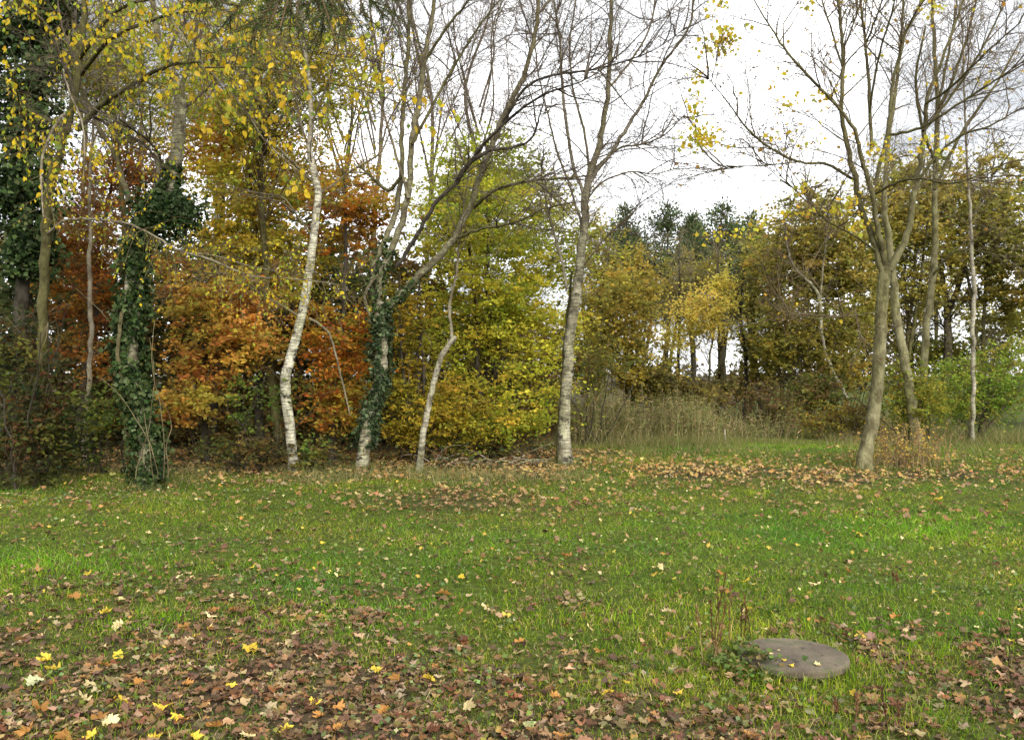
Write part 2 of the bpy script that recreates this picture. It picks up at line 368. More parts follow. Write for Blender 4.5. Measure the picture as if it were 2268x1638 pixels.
def sink(path):                                   # start the stem a little below ground
    p = path.copy(); p[0, 2] = float(gz(p[0, 0], p[0, 1])) - .08; return p

# ------------------------------------------------------------------ ground
LID = (1.565, 4.92, .300)                          # manhole cover: x, y, radius
def ell(x, y, u, v, hw, hd):                      # soft patch on the ground round a photographed point
    d = ground_d(v); cx = (u - CU) / F * d
    return np.exp(-(((x - cx) / hw) ** 2 + ((y - d) / hd) ** 2))
def litter(x, y):                                 # how much of the turf lies under fallen leaves
    n = snoise(x, y, 1.7, 3) * .5 + snoise(x, y, 5.5, 4) * .5
    edge = 5.25 - .14 * x * (x < 0) - .14 * np.maximum(x - .2, 0)
    f = 1 / (1 + np.exp((y - edge - .45 * n) * 4.2)) * (.74 + .40 * n - .14 * np.clip((x + .9) / 2, 0, 1) * np.exp(-((y - 4.9) / .5) ** 2))
    f = f + .95 * ell(x, y, 1850, 1050, 4.6, 1.2) * (.8 + .5 * n) + .6 * ell(x, y, 1070, 1108, 1.3, .9) + .16 * ell(x, y, 650, 1150, 3, 2.2) * (.6 + .8 * n)
    f = f + .2 * ell(x, y, 300, 1310, 2, .6) * (.7 + n) + .34 * np.clip(snoise(x, y, 1.25, 91) * .6 + snoise(x, y, 3.7, 92) * .4 - .25, 0, 1) * (y < 13.5) + .3 * ell(x, y, 1550, 1030, 3, 1.6)
    wood = 1 / (1 + np.exp(-(y - 13.6 + .25 * np.minimum(x + 3, 0) - 3.0 * np.maximum(x - .6, 0)) * 3.0))
    return np.clip(f + .8 * wood, 0, 1)
xs = np.unique(np.round(np.concatenate([np.linspace(-700, -60, 14), np.linspace(-60, -14, 24), np.arange(-14, 16.01, .24), np.linspace(16, 60, 24), np.linspace(60, 700, 14)]), 3))
ys = np.unique(np.round(np.concatenate([np.linspace(-300, -12, 10), np.linspace(-12, 2.5, 20), np.arange(2.5, 26, .24), np.linspace(26, 80, 40), np.linspace(80, 1500, 20)]), 3))
GX, GY = np.meshgrid(xs, ys); GZ = gz(GX, GY) + .008 * snoise(GX, GY, 14, 9)
GZ = np.where(GY > 120, -.02 * np.ones_like(GZ), GZ)
nx, ny = len(xs), len(ys)
i = np.arange(ny - 1)[:, None] * nx; j = np.arange(nx - 1)[None]
gq = np.stack([i + j, i + j + 1, i + nx + j + 1, i + nx + j], -1).reshape(-1, 4)
lf = litter(GX, GY)[..., None]
gc = np.array((.065, .09, .014)) * (1 - lf) + np.array((.06, .042, .026)) * lf
a = Acc(); a.add(np.stack([GX, GY, GZ], -1).reshape(-1, 3), q=gq, c=gc.reshape(-1, 3))
ground = a.build('ground', ground_material(), smooth=True); ground['kind'] = 'structure'

def spread(k, d0, d1, mix=.5, wide=.61):          # random ground points in the wedge the camera looks over
    l = np.exp(rng.uniform(np.log(d0), np.log(d1), k)); ar = np.sqrt(rng.uniform(d0 ** 2, d1 ** 2, k))
    d = np.where(rng.random(k) < mix, l, ar); return rng.uniform(-1, 1, k) * (wide * d + 1.7), d
def off_lid(x, y, m=0.0): return (x - LID[0]) ** 2 + (y - LID[1]) ** 2 > (LID[2] + m) ** 2

# ------------------------------------------------------------------ grass (stuff)
def blades(acc, x, y, h, w, lean, c):
    k = len(x); z = gz(x, y) - .004; th = rng.uniform(0, 2 * pi, k); d = np.stack([np.cos(th), np.sin(th), np.zeros(k)], 1)
    ph = rng.uniform(0, 2 * pi, k); s = np.stack([np.cos(ph), np.sin(ph), np.zeros(k)], 1) * w[:, None] / 2
    p = np.stack([x, y, z], 1); up = np.array([0, 0, 1.0])
    m = p + up * h[:, None] * .6 + d * (h * lean * .3)[:, None]; t = p + up * (h * (1 - .25 * lean))[:, None] + d * (h * lean)[:, None]
    near = y < 7.5                                 # bent blades near by, single triangles where a blade is under a pixel wide
    V = np.stack([p - s, p + s, m + s * .75, m - s * .75, t], 1)[near]; b = (np.arange(near.sum()) * 5)[:, None]
    if len(V): acc.add(V.reshape(-1, 3), q=b + np.array([0, 1, 2, 3]), t=b + np.array([3, 2, 4]), c=np.repeat(c[near], 5, 0))
    V = np.stack([p - s * 1.1, p + s * 1.1, t], 1)[~near]
    if len(V): acc.add(V.reshape(-1, 3), t=np.arange(len(V) * 3).reshape(-1, 3), c=np.repeat(c[~near], 3, 0))
def lush(x, y):
    return (ell(x, y, 1780, 1175, 1.6, .8) + ell(x, y, 2050, 1140, 1.6, .9) + .9 * ell(x, y, 120, 1245, 1.1, .8) + ell(x, y, 345, 1385, .32, .28)
            + .8 * ell(x, y, 1750, 990, 3.2, 1.6) + .5 * ell(x, y, 1200, 1190, 1.2, .8) + .5 * ell(x, y, 1950, 1400, 1.0, .5) + .5 * ell(x, y, 1250, 1345, .7, .3))
g = Acc()
x, y = spread(510000, 2.6, 22, .5)
lt = litter(x, y); lu = lush(x, y)
pn = snoise(x, y, 2.3, 21) * .5 + snoise(x, y, 7, 22) * .5
keep = (rng.random(len(x)) < np.clip(1.0 - .72 * lt + .35 * lu + .3 * pn, .08, 1)) & off_lid(x, y, .0)
keep &= ~((y > 14.5) & (x < .8)); x, y, lu, pn = x[keep], y[keep], lu[keep], pn[keep]; k = len(x)
pal = np.array([(.135, .225, .012), (.18, .27, .016), (.26, .30, .028), (.06, .11, .010), (.40, .33, .15), (.26, .22, .07), (.085, .17, .02)])
W = np.array([.24, .22, .18, .13, .07, .09, .07]); cc = tint(pal, k, .2, W / W.sum())
yl = (snoise(x, y, .9, 25) * .5 + snoise(x, y, 3.1, 26) * .5)[:, None]
cc = cc * (1 + .32 * yl * np.array([1.0, .35, .2])) * (1 + .16 * pn[:, None]) * (1 - .30 * np.clip(lu, 0, 1)[:, None] * np.array([.45, -.8, .3]))
h = rng.uniform(.014, .058, k) * (1 + .55 * np.clip(lu, 0, 1) + .25 * pn) * rng.choice([1, 1.6], k, p=[.93, .07])
blades(g, x, y, h, .0026 + .00042 * y, rng.uniform(.2, 1.7, k), np.clip(cc, .004, .7))
th = rng.uniform(0, 2 * pi, 900); rr = LID[2] + .004 + np.abs(rng.standard_normal(900)) * .07     # taller fringe round the cover
x, y = LID[0] + rr * np.cos(th), LID[1] + rr * np.sin(th)
blades(g, x, y, rng.uniform(.03, .11, 900), np.full(900, .004), rng.uniform(.1, .8, 900), tint(pal, 900, .2, W / W.sum()))
# long pale grass along the wood edge and round the trunk feet
k = 26000; x = rng.uniform(-9, 13, k); y = np.where(x < 1.2, 13.4 - .12 * np.minimum(x + 3, 0), 19.4) + rng.standard_normal(k) * np.where(x < 1.2, .6, 1.6)
rag = rng.random(k) < np.clip(.45 + .6 * snoise(x, y, 1.6, 31), .05, 1); x, y = x[rag], y[rag]; k = len(x)
blades(g, x, y, rng.uniform(.08, .30, k), np.full(k, .007), rng.uniform(.2, 1.1, k), tint([(.12, .15, .03), (.26, .22, .09), (.17, .18, .05), (.32, .27, .14), (.08, .11, .03)], k, .2))
cx, cy_ = spread(420, 4, 17, .45); pick = rng.random(420) < 1 - litter(cx, cy_); cx, cy_ = cx[pick], cy_[pick]; cs = rng.uniform(.05, .22, len(cx)); own = np.repeat(np.arange(len(cx)), 60); ch = rng.uniform(.035, .085, len(cx)); cpal = tint([(.09, .17, .014), (.14, .22, .02), (.07, .13, .02), (.22, .26, .03), (.06, .11, .03)], len(cx), .15)
x = cx[own] + rng.normal(size=len(own)) * cs[own]; y = cy_[own] + rng.normal(size=len(own)) * cs[own] * .8; ok = off_lid(x, y, .02); x, y, own = x[ok], y[ok], own[ok]
blades(g, x, y, ch[own] * rng.uniform(.5, 1.2, len(own)), .004 + .0005 * y, rng.uniform(.2, 1.4, len(own)), np.clip(cpal[own] * (1 + rng.normal(size=(len(own), 1)) * .18), .004, .6))
for u, v, rr in [(1252, 1025, .2), (648, 1045, .16), (322, 1085, .28), (806, 1040, .26), (930, 1045, .13), (1915, 1040, .24), (2154, 985, .12), (92, 1078, .2)]:
    d = ground_d(v); th = rng.uniform(0, 2 * pi, 420); q = rr * .75 + np.abs(rng.normal(size=420)) * .16
    blades(g, (u - CU) / F * d + q * np.cos(th), d + q * np.sin(th), rng.uniform(.06, .26, 420), np.full(420, .007), rng.uniform(.2, 1.1, 420), tint([(.12, .16, .03), (.20, .19, .05), (.28, .24, .11), (.08, .12, .02)], 420, .25))
o = g.build('grass', GRASS, kind='stuff'); tag(o, 'short green and straw coloured grass of the clearing', 'grass')

# low broad-leaved ground cover: clover, cinquefoil, ground ivy
gcv = Acc(); x, y = spread(72000, 2.7, 17, .6)
den = .12 + .16 * snoise(x, y, 1.9, 41) + .6 * (ell(x, y, 640, 1295, .28, .22) + ell(x, y, 1030, 1465, .3, .2) + ell(x, y, 1760, 1258, .5, .22) + ell(x, y, 900, 1270, .5, .3)
      + ell(x, y, 1330, 1215, .7, .3) + ell(x, y, 2130, 1290, .5, .5) + ell(x, y, 1590, 1140, .8, .4) + .7 * ell(x, y, 1300, 1470, .5, .25) + .6 * ell(x, y, 150, 1110, 2, 1) + .8 * ell(x, y, 1800, 1560, .4, .12))
keep = (rng.random(len(x)) < den) & off_lid(x, y, .02); x, y = x[keep], y[keep]; k = len(x)
pos = np.stack([x, y, gz(x, y) + rng.uniform(.015, .055, k)], 1)
leaves(gcv, pos, rng.uniform(.016, .034, k) + .0012 * y, tint([(.11, .155, .04), (.14, .185, .06), (.075, .11, .028), (.18, .22, .10), (.19, .22, .045), (.22, .17, .07)], k, .25), aspect=.8, jit=.6)
th = np.radians(rng.normal(196, 22, 420)); q = rng.uniform(.21, .46, 420); x, y = LID[0] + q * np.cos(th), LID[1] + q * np.sin(th)     # weeds creeping over the manhole cover
leaves(gcv, np.stack([x, y, gz(x, y) + np.where(q < .3, .085, .03) + rng.uniform(0, .05, 420)], 1), rng.uniform(.02, .045, 420), tint([(.10, .15, .035), (.07, .11, .028), (.15, .2, .05), (.2, .15, .06)], 420, .25), aspect=.8, jit=.6)
o = gcv.build('clover', GRASS, kind='stuff'); tag(o, 'low patches of bluish green clover and small weeds among the grass', 'ground cover')

# ------------------------------------------------------------------ fallen leaves
half = [(0, .95), (10, .80), (18, .72), (27, .57), (37, .74), (50, .88), (60, .74), (70, .64), (80, .54), (95, .62), (107, .64), (122, .52), (145, .44), (168, .32)]
full = half + [(360 - t, r) for t, r in half[:0:-1]]
half_s = [(0, .95), (26, .58), (50, .88), (78, .54), (105, .64), (140, .44)]
few = half_s + [(180, .22)] + [(360 - t, r) for t, r in half_s[:0:-1]]
def leaf_shape(outline, seed, stalk=True):        # a curled maple leaf of unit size: vertices and triangles
    r = np.random.default_rng(seed); t = np.radians([q[0] for q in outline]); rad = np.array([q[1] for q in outline]) * .55 * r.uniform(.72, 1.15, len(outline))
    p = np.stack([rad * np.sin(t), rad * np.cos(t) , np.zeros(len(t))], 1)
    b1, b2, tw = r.uniform(-.8, .9), r.uniform(-.5, .7), r.uniform(-.7, .7)
    p[:, 2] = b1 * p[:, 0] ** 2 * 1.3 + b2 * p[:, 1] ** 2 + tw * p[:, 0] * p[:, 1] + r.uniform(-.09, .12, len(t))
    n = len(p); v = np.vstack([[0, -.04, -.01], p]); f = [(0, 1 + (k + 1) % n, 1 + k) for k in range(n)]
    if stalk:
        v = np.vstack([v, [[.012, -.1, 0], [-.012, -.1, 0], [.05 * r.uniform(-3, 3), -.72, r.uniform(0, .25)]]]); f.append((n + 1, n + 2, n + 3))
    return v, np.array(f)
SH_N = [leaf_shape(full, s) for s in range(8)]; SH_M = [leaf_shape(full[::2], 20 + s) for s in range(10)] + [leaf_shape(few, 30 + s) for s in range(8)]; SH_F = [leaf_shape(few, 50 + s, False) for s in range(6)]
def scatter_leaves(acc, shapes, x, y, z, size, c, tilt=.35):
    which = rng.integers(0, len(shapes), len(x))
    for s, (v, f) in enumerate(shapes):
        m = which == s; k = int(m.sum())
        if not k: continue
        az = rng.uniform(0, 2 * pi, k); up = np.stack([rng.standard_normal(k) * tilt, rng.standard_normal(k) * tilt, np.ones(k)], 1); up = unit(up)
        e1 = unit(np.cross(np.stack([np.cos(az), np.sin(az), np.zeros(k)], 1), up)); e2 = np.cross(up, e1)
        B = np.stack([e1, e2, up], 1) * size[m][:, None, None]
        V = np.einsum('pj,kji->kpi', v, B) + np.stack([x[m], y[m], z[m]], 1)[:, None]
        t = (f[None] + (np.arange(k) * len(v))[:, None, None]).reshape(-1, 3)
        acc.add(V.reshape(-1, 3), t=t, c=np.repeat(c[m], len(v), 0))
BROWN = [(.20, .128, .062), (.155, .094, .048), (.10, .062, .034), (.27, .18, .098), (.23, .13, .05), (.165, .098, .058), (.32, .225, .13), (.07, .046, .028), (.20, .10, .042), (.13, .082, .046), (.15, .09, .055)]
lit = Acc()
x, y = spread(23000, 2.6, 8.5, .55); lt = litter(x, y); keep = (rng.random(len(x)) < lt * 1.1) & off_lid(x, y, .05); x, y = x[keep], y[keep]; k = len(x)
scatter_leaves(lit, SH_M, x, y, gz(x, y) + rng.uniform(.004, .03, k), rng.uniform(.042, .10, k), tint(BROWN, k, .25), .18)
x, y = spread(13000, 2.6, 8, .55); lt = litter(x, y); keep = (rng.random(len(x)) < lt + .1) & off_lid(x, y, .03); x, y = x[keep], y[keep]; k = len(x)      # torn scraps
scatter_leaves(lit, SH_F, x, y, gz(x, y) + rng.uniform(.004, .035, k), rng.uniform(.014, .04, k), tint(BROWN, k, .3), .5)
x, y = spread(26000, 5.0, 19, .3); lt = litter(x, y); keep = rng.random(len(x)) < (lt * .85 + .05 + .05 * np.clip((y - 8) / 4, 0, 1)) * (y > 5.2); x, y = x[keep], y[keep]; k = len(x)
far = np.clip((y - 9) / 5, 0, 1)[:, None]; cb = tint(BROWN, k, .2) * (1 - far * .5) + tint([(.42, .27, .08), (.40, .22, .06), (.34, .23, .13), (.5, .38, .12)], k, .2) * far * .62
scatter_leaves(lit, SH_F, x, y, gz(x, y) + rng.uniform(.01, .05, k) + .02 * (y > 10), rng.uniform(.045, .095, k) * (1 + .35 * (y > 10)), cb, .4)
x, y = spread(2600, 5.0, 17, .25); k = len(x); keep = off_lid(x, y, .05); x, y = x[keep], y[keep]; k = len(x)
scatter_leaves(lit, SH_F, x, y, gz(x, y) + rng.uniform(.02, .06, k), rng.uniform(.03, .065, k), tint([(.46, .34, .06), (.42, .33, .17), (.36, .19, .06), (.28, .17, .09), (.30, .2, .1), (.5, .43, .2)], k, .18), .55)
o = lit.build('leaf_litter', DRYLEAF, kind='stuff'); tag(o, 'carpet of brown and tan fallen leaves over the ground', 'fallen leaves')

FL = {'yellow': (.64, .50, .06), 'cream': (.66, .58, .30), 'orange': (.40, .21, .055), 'tan': (.34, .23, .12), 'green': (.50, .55, .32), 'brown': (.165, .10, .048), 'red': (.14, .062, .03)}
FLM = {k: leaf_material('fallen_leaf_' + k, .2, .55, .15, fixed=c) for k, c in FL.items()}
FLMESH = {}
for k in FL:
    for s, (v, f) in enumerate(SH_N):
        me = bpy.data.meshes.new('maple_leaf'); me.from_pydata(v.tolist(), [], f.tolist()); me.materials.append(FLM[k]); FLMESH[k, s] = me
WORDS = {'yellow': 'bright yellow', 'cream': 'pale cream', 'orange': 'orange', 'tan': 'pale tan', 'green': 'pale green', 'brown': 'dull brown', 'red': 'dark reddish brown'}
def fallen(kind, x, y, size, z=None, label=None, group=None, tilt=.3):
    o = bpy.data.objects.new('maple_leaf', FLMESH[kind, int(rng.integers(0, 8))]); col.objects.link(o)
    o.location = (x, y, float(gz(x, y)) + .03 + .012 * rng.random() if z is None else z); o.scale = (size,) * 3
    o.rotation_euler = (rng.normal() * tilt, rng.normal() * tilt, rng.uniform(0, 2 * pi))
    where = 'on the brown leaf litter' if litter(np.array(x), np.array(y)) > .42 else 'on the green grass'
    tag(o, label or '%s fallen maple leaf lying %s' % (WORDS[kind], where), 'leaf', group or '%s leaves %s' % (WORDS[kind], where)); return o
spots = [('yellow', 125, 1468, 36), ('green', 80, 1497, 50), ('yellow', 230, 1357, 32), ('cream', 265, 1378, 36), ('yellow', 555, 1427, 44), ('tan', 405, 1417, 34), ('yellow', 435, 1398, 26),
 ('cream', 468, 1357, 28), ('tan', 650, 1246, 34), ('cream', 400, 1275, 20), ('yellow', 195, 1273, 22), ('orange', 160, 1325, 34), ('yellow', 105, 1450, 36), ('yellow', 265, 1440, 30), ('orange', 230, 1462, 34),
 ('yellow', 510, 1506, 28), ('yellow', 955, 1492, 38), ('yellow', 835, 1465, 28), ('yellow', 1348, 1521, 30), ('yellow', 697, 1544, 32), ('yellow', 628, 1610, 40), ('yellow', 355, 1557, 42), ('yellow', 270, 1541, 36),
 ('cream', 240, 1590, 44), ('cream', 190, 1540, 36), ('yellow', 430, 1622, 34), ('cream', 550, 1628, 40), ('cream', 1080, 1328, 34), ('cream', 1480, 1336, 30), ('orange', 980, 1295, 40), ('cream', 1465, 1240, 18),
 ('yellow', 1450, 1258, 18), ('orange', 1590, 1248, 22), ('yellow', 1650, 1268, 22), ('cream', 1035, 1560, 34), ('cream', 1140, 1600, 26), ('yellow', 1020, 1262, 18), ('tan', 1270, 1108, 20), ('yellow', 1385, 1498, 20),
 ('yellow', 1500, 1525, 24), ('yellow', 1890, 1515, 20), ('cream', 1810, 1275, 30), ('yellow', 2080, 1095, 24), ('orange', 745, 1555, 36), ('orange', 850, 1560, 34), ('cream', 200, 1508, 30), ('orange', 145, 1622, 46),
 ('yellow', 390, 1578, 30), ('orange', 910, 1330, 22), ('cream', 690, 1370, 22), ('tan', 120, 1590, 40), ('orange', 60, 1610, 44), ('tan', 1300, 1440, 32), ('tan', 1500, 1430, 36), ('yellow', 715, 1198, 14), ('orange', 1260, 1220, 26),
 ('yellow', 1660, 1330, 16), ('orange', 1880, 1245, 18), ('cream', 1690, 1528, 14), ('yellow', 340, 1625, 34), ('orange', 480, 1600, 40), ('tan', 640, 1480, 34), ('orange', 1150, 1400, 24), ('yellow', 1905, 1160, 18), ('tan', 1930, 1590, 30),
 ('cream', 800, 1210, 14), ('yellow', 560, 1255, 18), ('cream', 330, 1180, 16), ('orange', 520, 1340, 28), ('tan', 1190, 1500, 34), ('yellow', 200, 1625, 36), ('orange', 90, 1560, 44), ('orange', 310, 1500, 34)]
for kd, u, v, w in spots:
    d = ground_d(v + 4) * .98; fallen(kd, (u - CU) / F * d, d, w / F * d * 1.25)
nb = 0
while nb < 205:                                   # the nearest brown leaves
    d = math.exp(rng.uniform(math.log(3.75), math.log(6.2))); xx = rng.uniform(-1, 1) * .6 * d
    if rng.random() > float(litter(np.array(xx), np.array(d))) or not off_lid(xx, d, .05): continue
    fallen(rng.choice(['brown', 'red', 'tan', 'brown', 'brown', 'orange'], p=[.32, .2, .14, .14, .14, .06]), xx, d, rng.uniform(.06, .10), tilt=.15); nb += 1

# ------------------------------------------------------------------ concrete manhole cover
CONC = concrete_material()
lx, ly, lr = LID; lz = float(gz(lx, ly))
lz -= .05
mh = empty('manhole_cover', (lx, ly, lz), 'round grey concrete manhole cover sitting just above the grass', 'manhole cover')
def lathe(name, prof, parent, seg=64, wob=.0):
    a = Acc(); th = np.arange(seg) / seg * 2 * pi; wv = 1 + wob * np.sin(3 * th + 1) + wob * .7 * np.sin(11 * th)
    wv = wv * (1 - wob * 4 * (np.sin(17 * th + .7) * np.sin(5 * th) > .72))
    V = np.stack([np.stack([r * wv * np.cos(th), r * wv * np.sin(th), np.full(seg, z)], 1) for r, z in prof]).reshape(-1, 3)
    k = np.arange(len(prof) - 1)[:, None] * seg; j = np.arange(seg)[None]; j2 = (j + 1) % seg
    q = np.stack([k + j, k + j2, k + seg + j2, k + seg + j], -1).reshape(-1, 4); n0 = len(V)
    V = np.vstack([V, [0, 0, prof[-1][1]]]); t = np.stack([(len(prof) - 1) * seg + np.arange(seg), (len(prof) - 1) * seg + (np.arange(seg) + 1) % seg, np.full(seg, n0)], 1)
    a.add(V, q=q, t=t); return a.build(name, CONC, parent)
lathe('collar', [(.262, -.15), (.262, .072)], mh, wob=.006)
lathe('lid', [(.27, .074), (.284, .076), (lr, .083), (lr, .108), (lr - .004, .116), (lr - .012, .120), (lr - .1, .122), (.08, .123)], mh, wob=.003)
for u, v, w, kd in [(1707, 1447, 14, 'cream'), (1750, 1473, 18, 'yellow'), (1809, 1472, 20, 'cream'), (1722, 1440, 9, 'cream'), (1738, 1462, 12, 'yellow')]:
    d = (EYE - .125 - lz) * F / (v - HV)
    fallen(kd, (u - CU) / F * d, d, w / F * d * 1.1, lz + .127, 'small %s leaf lying on the concrete manhole cover' % WORDS[kd], '%s leaves on the manhole cover' % WORDS[kd], .08)

# ------------------------------------------------------------------ the tall trees that stand along the clearing
class Tree:
    def __init__(s, name, label, cat, u, v, group=None, d=None):
        s.d = d or ground_d(v); x = (u - CU) / F * s.d
        s.org = np.array([x, s.d, float(gz(x, s.d))]); s.root = empty(name, s.org, label, cat, group); s.limbs = []; s.trunk = None
    def stem(s, pts, style, dd=0.0, name='branch', sides=10, twiggy=True, flared=False, d=None, wig=.012):
        p, r = limb(pts, d or s.d, dd, wig=wig)
        if flared: p = sink(p); r = flare(p, r)
        o = stem_part(name, p, r, style, s.trunk_obj if (name == 'branch' and s.trunk is not None) else s.root, s.org, sides)
        if s.trunk is None: s.trunk_obj = o
        if twiggy: s.limbs.append(p[None])
        if s.trunk is None: s.trunk = p
        return p, r
    def part(s, name, acc, mat=None, kind='stuff', smooth=False): return acc.build(name, mat or BARK, s.root, s.org, smooth, kind)

# central double-stemmed birch
T = Tree('birch_tree', 'bare birch with a straight whitish trunk at the corner of the yellow thicket', 'tree', 1252, 1025)
T.stem([(1250, 1030, 42), (1250, 960, 36), (1252, 880, 33), (1262, 760, 30), (1277, 640, 28), (1292, 520, 25), (1303, 400, 22), (1328, 310, 17), (1348, 190, 14), (1352, 70, 12), (1356, -60, 9), (1350, -240, 5), (1352, -420, 1.5)], 'birch_old', 0, 'trunk', 12, flared=True)
T.stem([(1238, 1028, 16), (1238, 960, 14), (1244, 870, 12), (1250, 770, 10), (1258, 680, 8), (1268, 600, 6)], 'moss', .25, 'branch', 8, False, True)
for pts, dd in [([(1302, 410, 13), (1345, 350, 12), (1388, 285, 10), (1425, 225, 9), (1462, 150, 8), (1500, 100, 7), (1530, 50, 6), (1537, -20, 5), (1560, -150, 3), (1580, -300, 1)], -1.0),
                ([(1298, 440, 11), (1275, 380, 10), (1258, 300, 9), (1246, 200, 8), (1240, 90, 7), (1225, -20, 5), (1220, -180, 3), (1200, -330, 1)], .8),
                ([(1292, 510, 8), (1265, 420, 7), (1235, 340, 6), (1215, 260, 5), (1190, 150, 4), (1180, 30, 3), (1160, -120, 1)], 1.4),
                ([(1306, 395, 8), (1296, 300, 7), (1270, 200, 6), (1262, 100, 5), (1275, 0, 4), (1290, -160, 2)], -1.2),
                ([(1345, 200, 7), (1400, 130, 6), (1440, 60, 5), (1455, -30, 4), (1480, -180, 2)], .9),
                ([(1310, 380, 7), (1370, 330, 6), (1420, 320, 5), (1470, 300, 4), (1520, 250, 2)], -.8),
                ([(1300, 440, 6), (1340, 400, 5), (1400, 380, 4), (1450, 385, 3), (1505, 370, 2)], .8),
                ([(1285, 600, 6), (1330, 540, 5), (1370, 500, 4), (1420, 455, 2)], -.5), ([(1256, 640, 9), (1240, 560, 8), (1222, 500, 6), (1205, 420, 4), (1195, 340, 2)], .6)]:
    T.stem(pts, 'birch', dd, 'branch', 7)
tw = Acc(); bare_twigs(tw, T.limbs, 170, 1400, 6600, L1=(.7, 2.3), t0=.3, r=(.012, .0048, .003)); T.part('twig_spray', tw)

# white kinked birch in front of the orange beeches
T = Tree('birch_tree', 'white birch with a kinked trunk in front of the orange beech leaves', 'tree', 648, 1045)
T.stem([(650, 1050, 33), (646, 1000, 30), (640, 930, 30), (632, 875, 31), (634, 830, 30), (650, 770, 28), (668, 700, 26), (682, 620, 25), (694, 530, 23), (704, 440, 21), (697, 385, 20), (685, 330, 17), (690, 260, 15), (680, 150, 13), (668, 40, 11), (660, -80, 8), (650, -250, 4), (640, -400, 1)], 'birch', 0, 'trunk', 12, flared=True, wig=.006)
for pts, dd in [([(662, 700, 8), (610, 668, 6), (560, 640, 5), (510, 612, 4), (455, 590, 2)], -.9), ([(682, 705, 7), (705, 716, 7), (728, 738, 6), (745, 790, 6), (760, 855, 5), (776, 920, 4)], .6),
                ([(690, 400, 10), (660, 370, 8), (610, 320, 7), (560, 260, 5), (520, 180, 4), (480, 80, 2)], -1.2), ([(705, 430, 8), (735, 410, 6), (790, 370, 6), (840, 340, 5), (868, 280, 3), (890, 200, 2)], .8),
                ([(690, 340, 9), (668, 280, 8), (650, 180, 6), (640, 80, 5), (630, -40, 3)], 1.0), ([(688, 280, 7), (720, 200, 6), (745, 120, 5), (760, 20, 4), (780, -100, 2)], -1), ([(696, 530, 6), (660, 480, 5), (630, 440, 4), (600, 430, 2)], .5)]:
    T.stem(pts, 'birch' if dd != .6 else 'pale', dd, 'branch', 6, dd != .6)
tw = Acc(); b = bare_twigs(tw, T.limbs, 70, 420, 1500, t0=.45); cr = Acc()
S, D, t = sample(b[1:], 4200, .2); S = S[S[:, 2] > 3.0]
leaves(cr, S + rng.standard_normal(S.shape) * .03, rng.uniform(.035, .06, len(S)), tint([(.48, .40, .04), (.36, .36, .04), (.22, .28, .04), (.5, .34, .04)], len(S)), aspect=.75)
T.part('twig_spray', tw); T.part('crown', cr, LEAF)

# big ivy-clad birch on the left
T = Tree('birch_tree', 'thick birch clothed in dark ivy up to a bare pale upper trunk', 'tree', 322, 1085)
p1, r1 = T.stem([(322, 1090, 48), (326, 1000, 46), (318, 920, 44), (296, 850, 44), (288, 760, 44), (292, 660, 44), (304, 560, 46), (335, 470, 46), (372, 430, 42), (381, 380, 38), (392, 320, 36), (400, 240, 34), (388, 170, 28), (362, 110, 22), (345, 50, 18), (335, -60, 12), (320, -240, 6), (310, -400, 2)], 'birch_old', 0, 'trunk', 14, flared=True)
for pts, dd, st in [([(330, 470, 16), (345, 420, 14), (352, 380, 12), (345, 330, 10)], .3, 'birch'), ([(330, 960, 18), (295, 890, 16), (270, 830, 14), (262, 770, 12), (270, 690, 10)], -.25, 'birch_old'), ([(285, 450, 17), (270, 390, 15), (248, 330, 14), (222, 285, 13), (190, 220, 10), (170, 140, 7), (160, 40, 5)], .8, 'birch_old'),
                    ([(400, 235, 16), (412, 160, 14), (432, 80, 12), (440, 0, 9), (460, -140, 5)], -.6, 'birch_old'), ([(364, 375, 8), (345, 330, 7), (300, 290, 6), (260, 262, 4)], -1, 'dark'), ([(395, 250, 9), (440, 215, 7), (490, 160, 5), (540, 90, 3)], .8, 'dark'), ([(372, 120, 9), (400, 60, 7), (440, 10, 5)], 1, 'dark')]:
    T.stem(pts, st, dd, 'branch', 8, dd != -.25)
iv = Acc(); n = len(p1)
ivy_on(iv, p1, r1 * .85, 11500, .075, .062, t0=0, t1=.49, patch=-1.15)
bl = px(390, 470, T.d - .1); q = bl + rng.standard_normal((2300, 3)) * np.array([.17, .17, .13]); ax = rng.standard_normal(q.shape) * .6; ax[:, 2] -= .6
leaves(iv, q, rng.uniform(.04, .075, len(q)), tint([(.025, .048, .014), (.045, .072, .024), (.015, .028, .01), (.08, .11, .05)], len(q)), axis=ax, nrm_up=.3, aspect=.9)
bl = px(345, 480, T.d); q = bl + rng.standard_normal((1700, 3)) * np.array([.18, .16, .2]); leaves(iv, q, rng.uniform(.03, .075, len(q)), tint([(.025, .048, .014), (.045, .072, .024)], len(q)), nrm_up=.3, aspect=.9)
ivo = T.part('ivy', iv, IVY)
vine = Acc(); S = np.array([px(u, 1060, T.d - .33) for u in (350, 362, 300, 372, 340)]); P, R = grow(S, np.tile([0, 0, 1.0], (5, 1)), [1.6, 2.2, 2.0, 1.2, 3.0], .007, .004, 14, .12, .05); tubes(vine, P, R, 5, (.16, .13, .075)); vine.build('ivy_stem', BARK, ivo, T.org)
tw = Acc(); b = bare_twigs(tw, T.limbs[1:] + [p1[None, -30:]], 80, 500, 1800, t0=.3); T.part('twig_spray', tw)

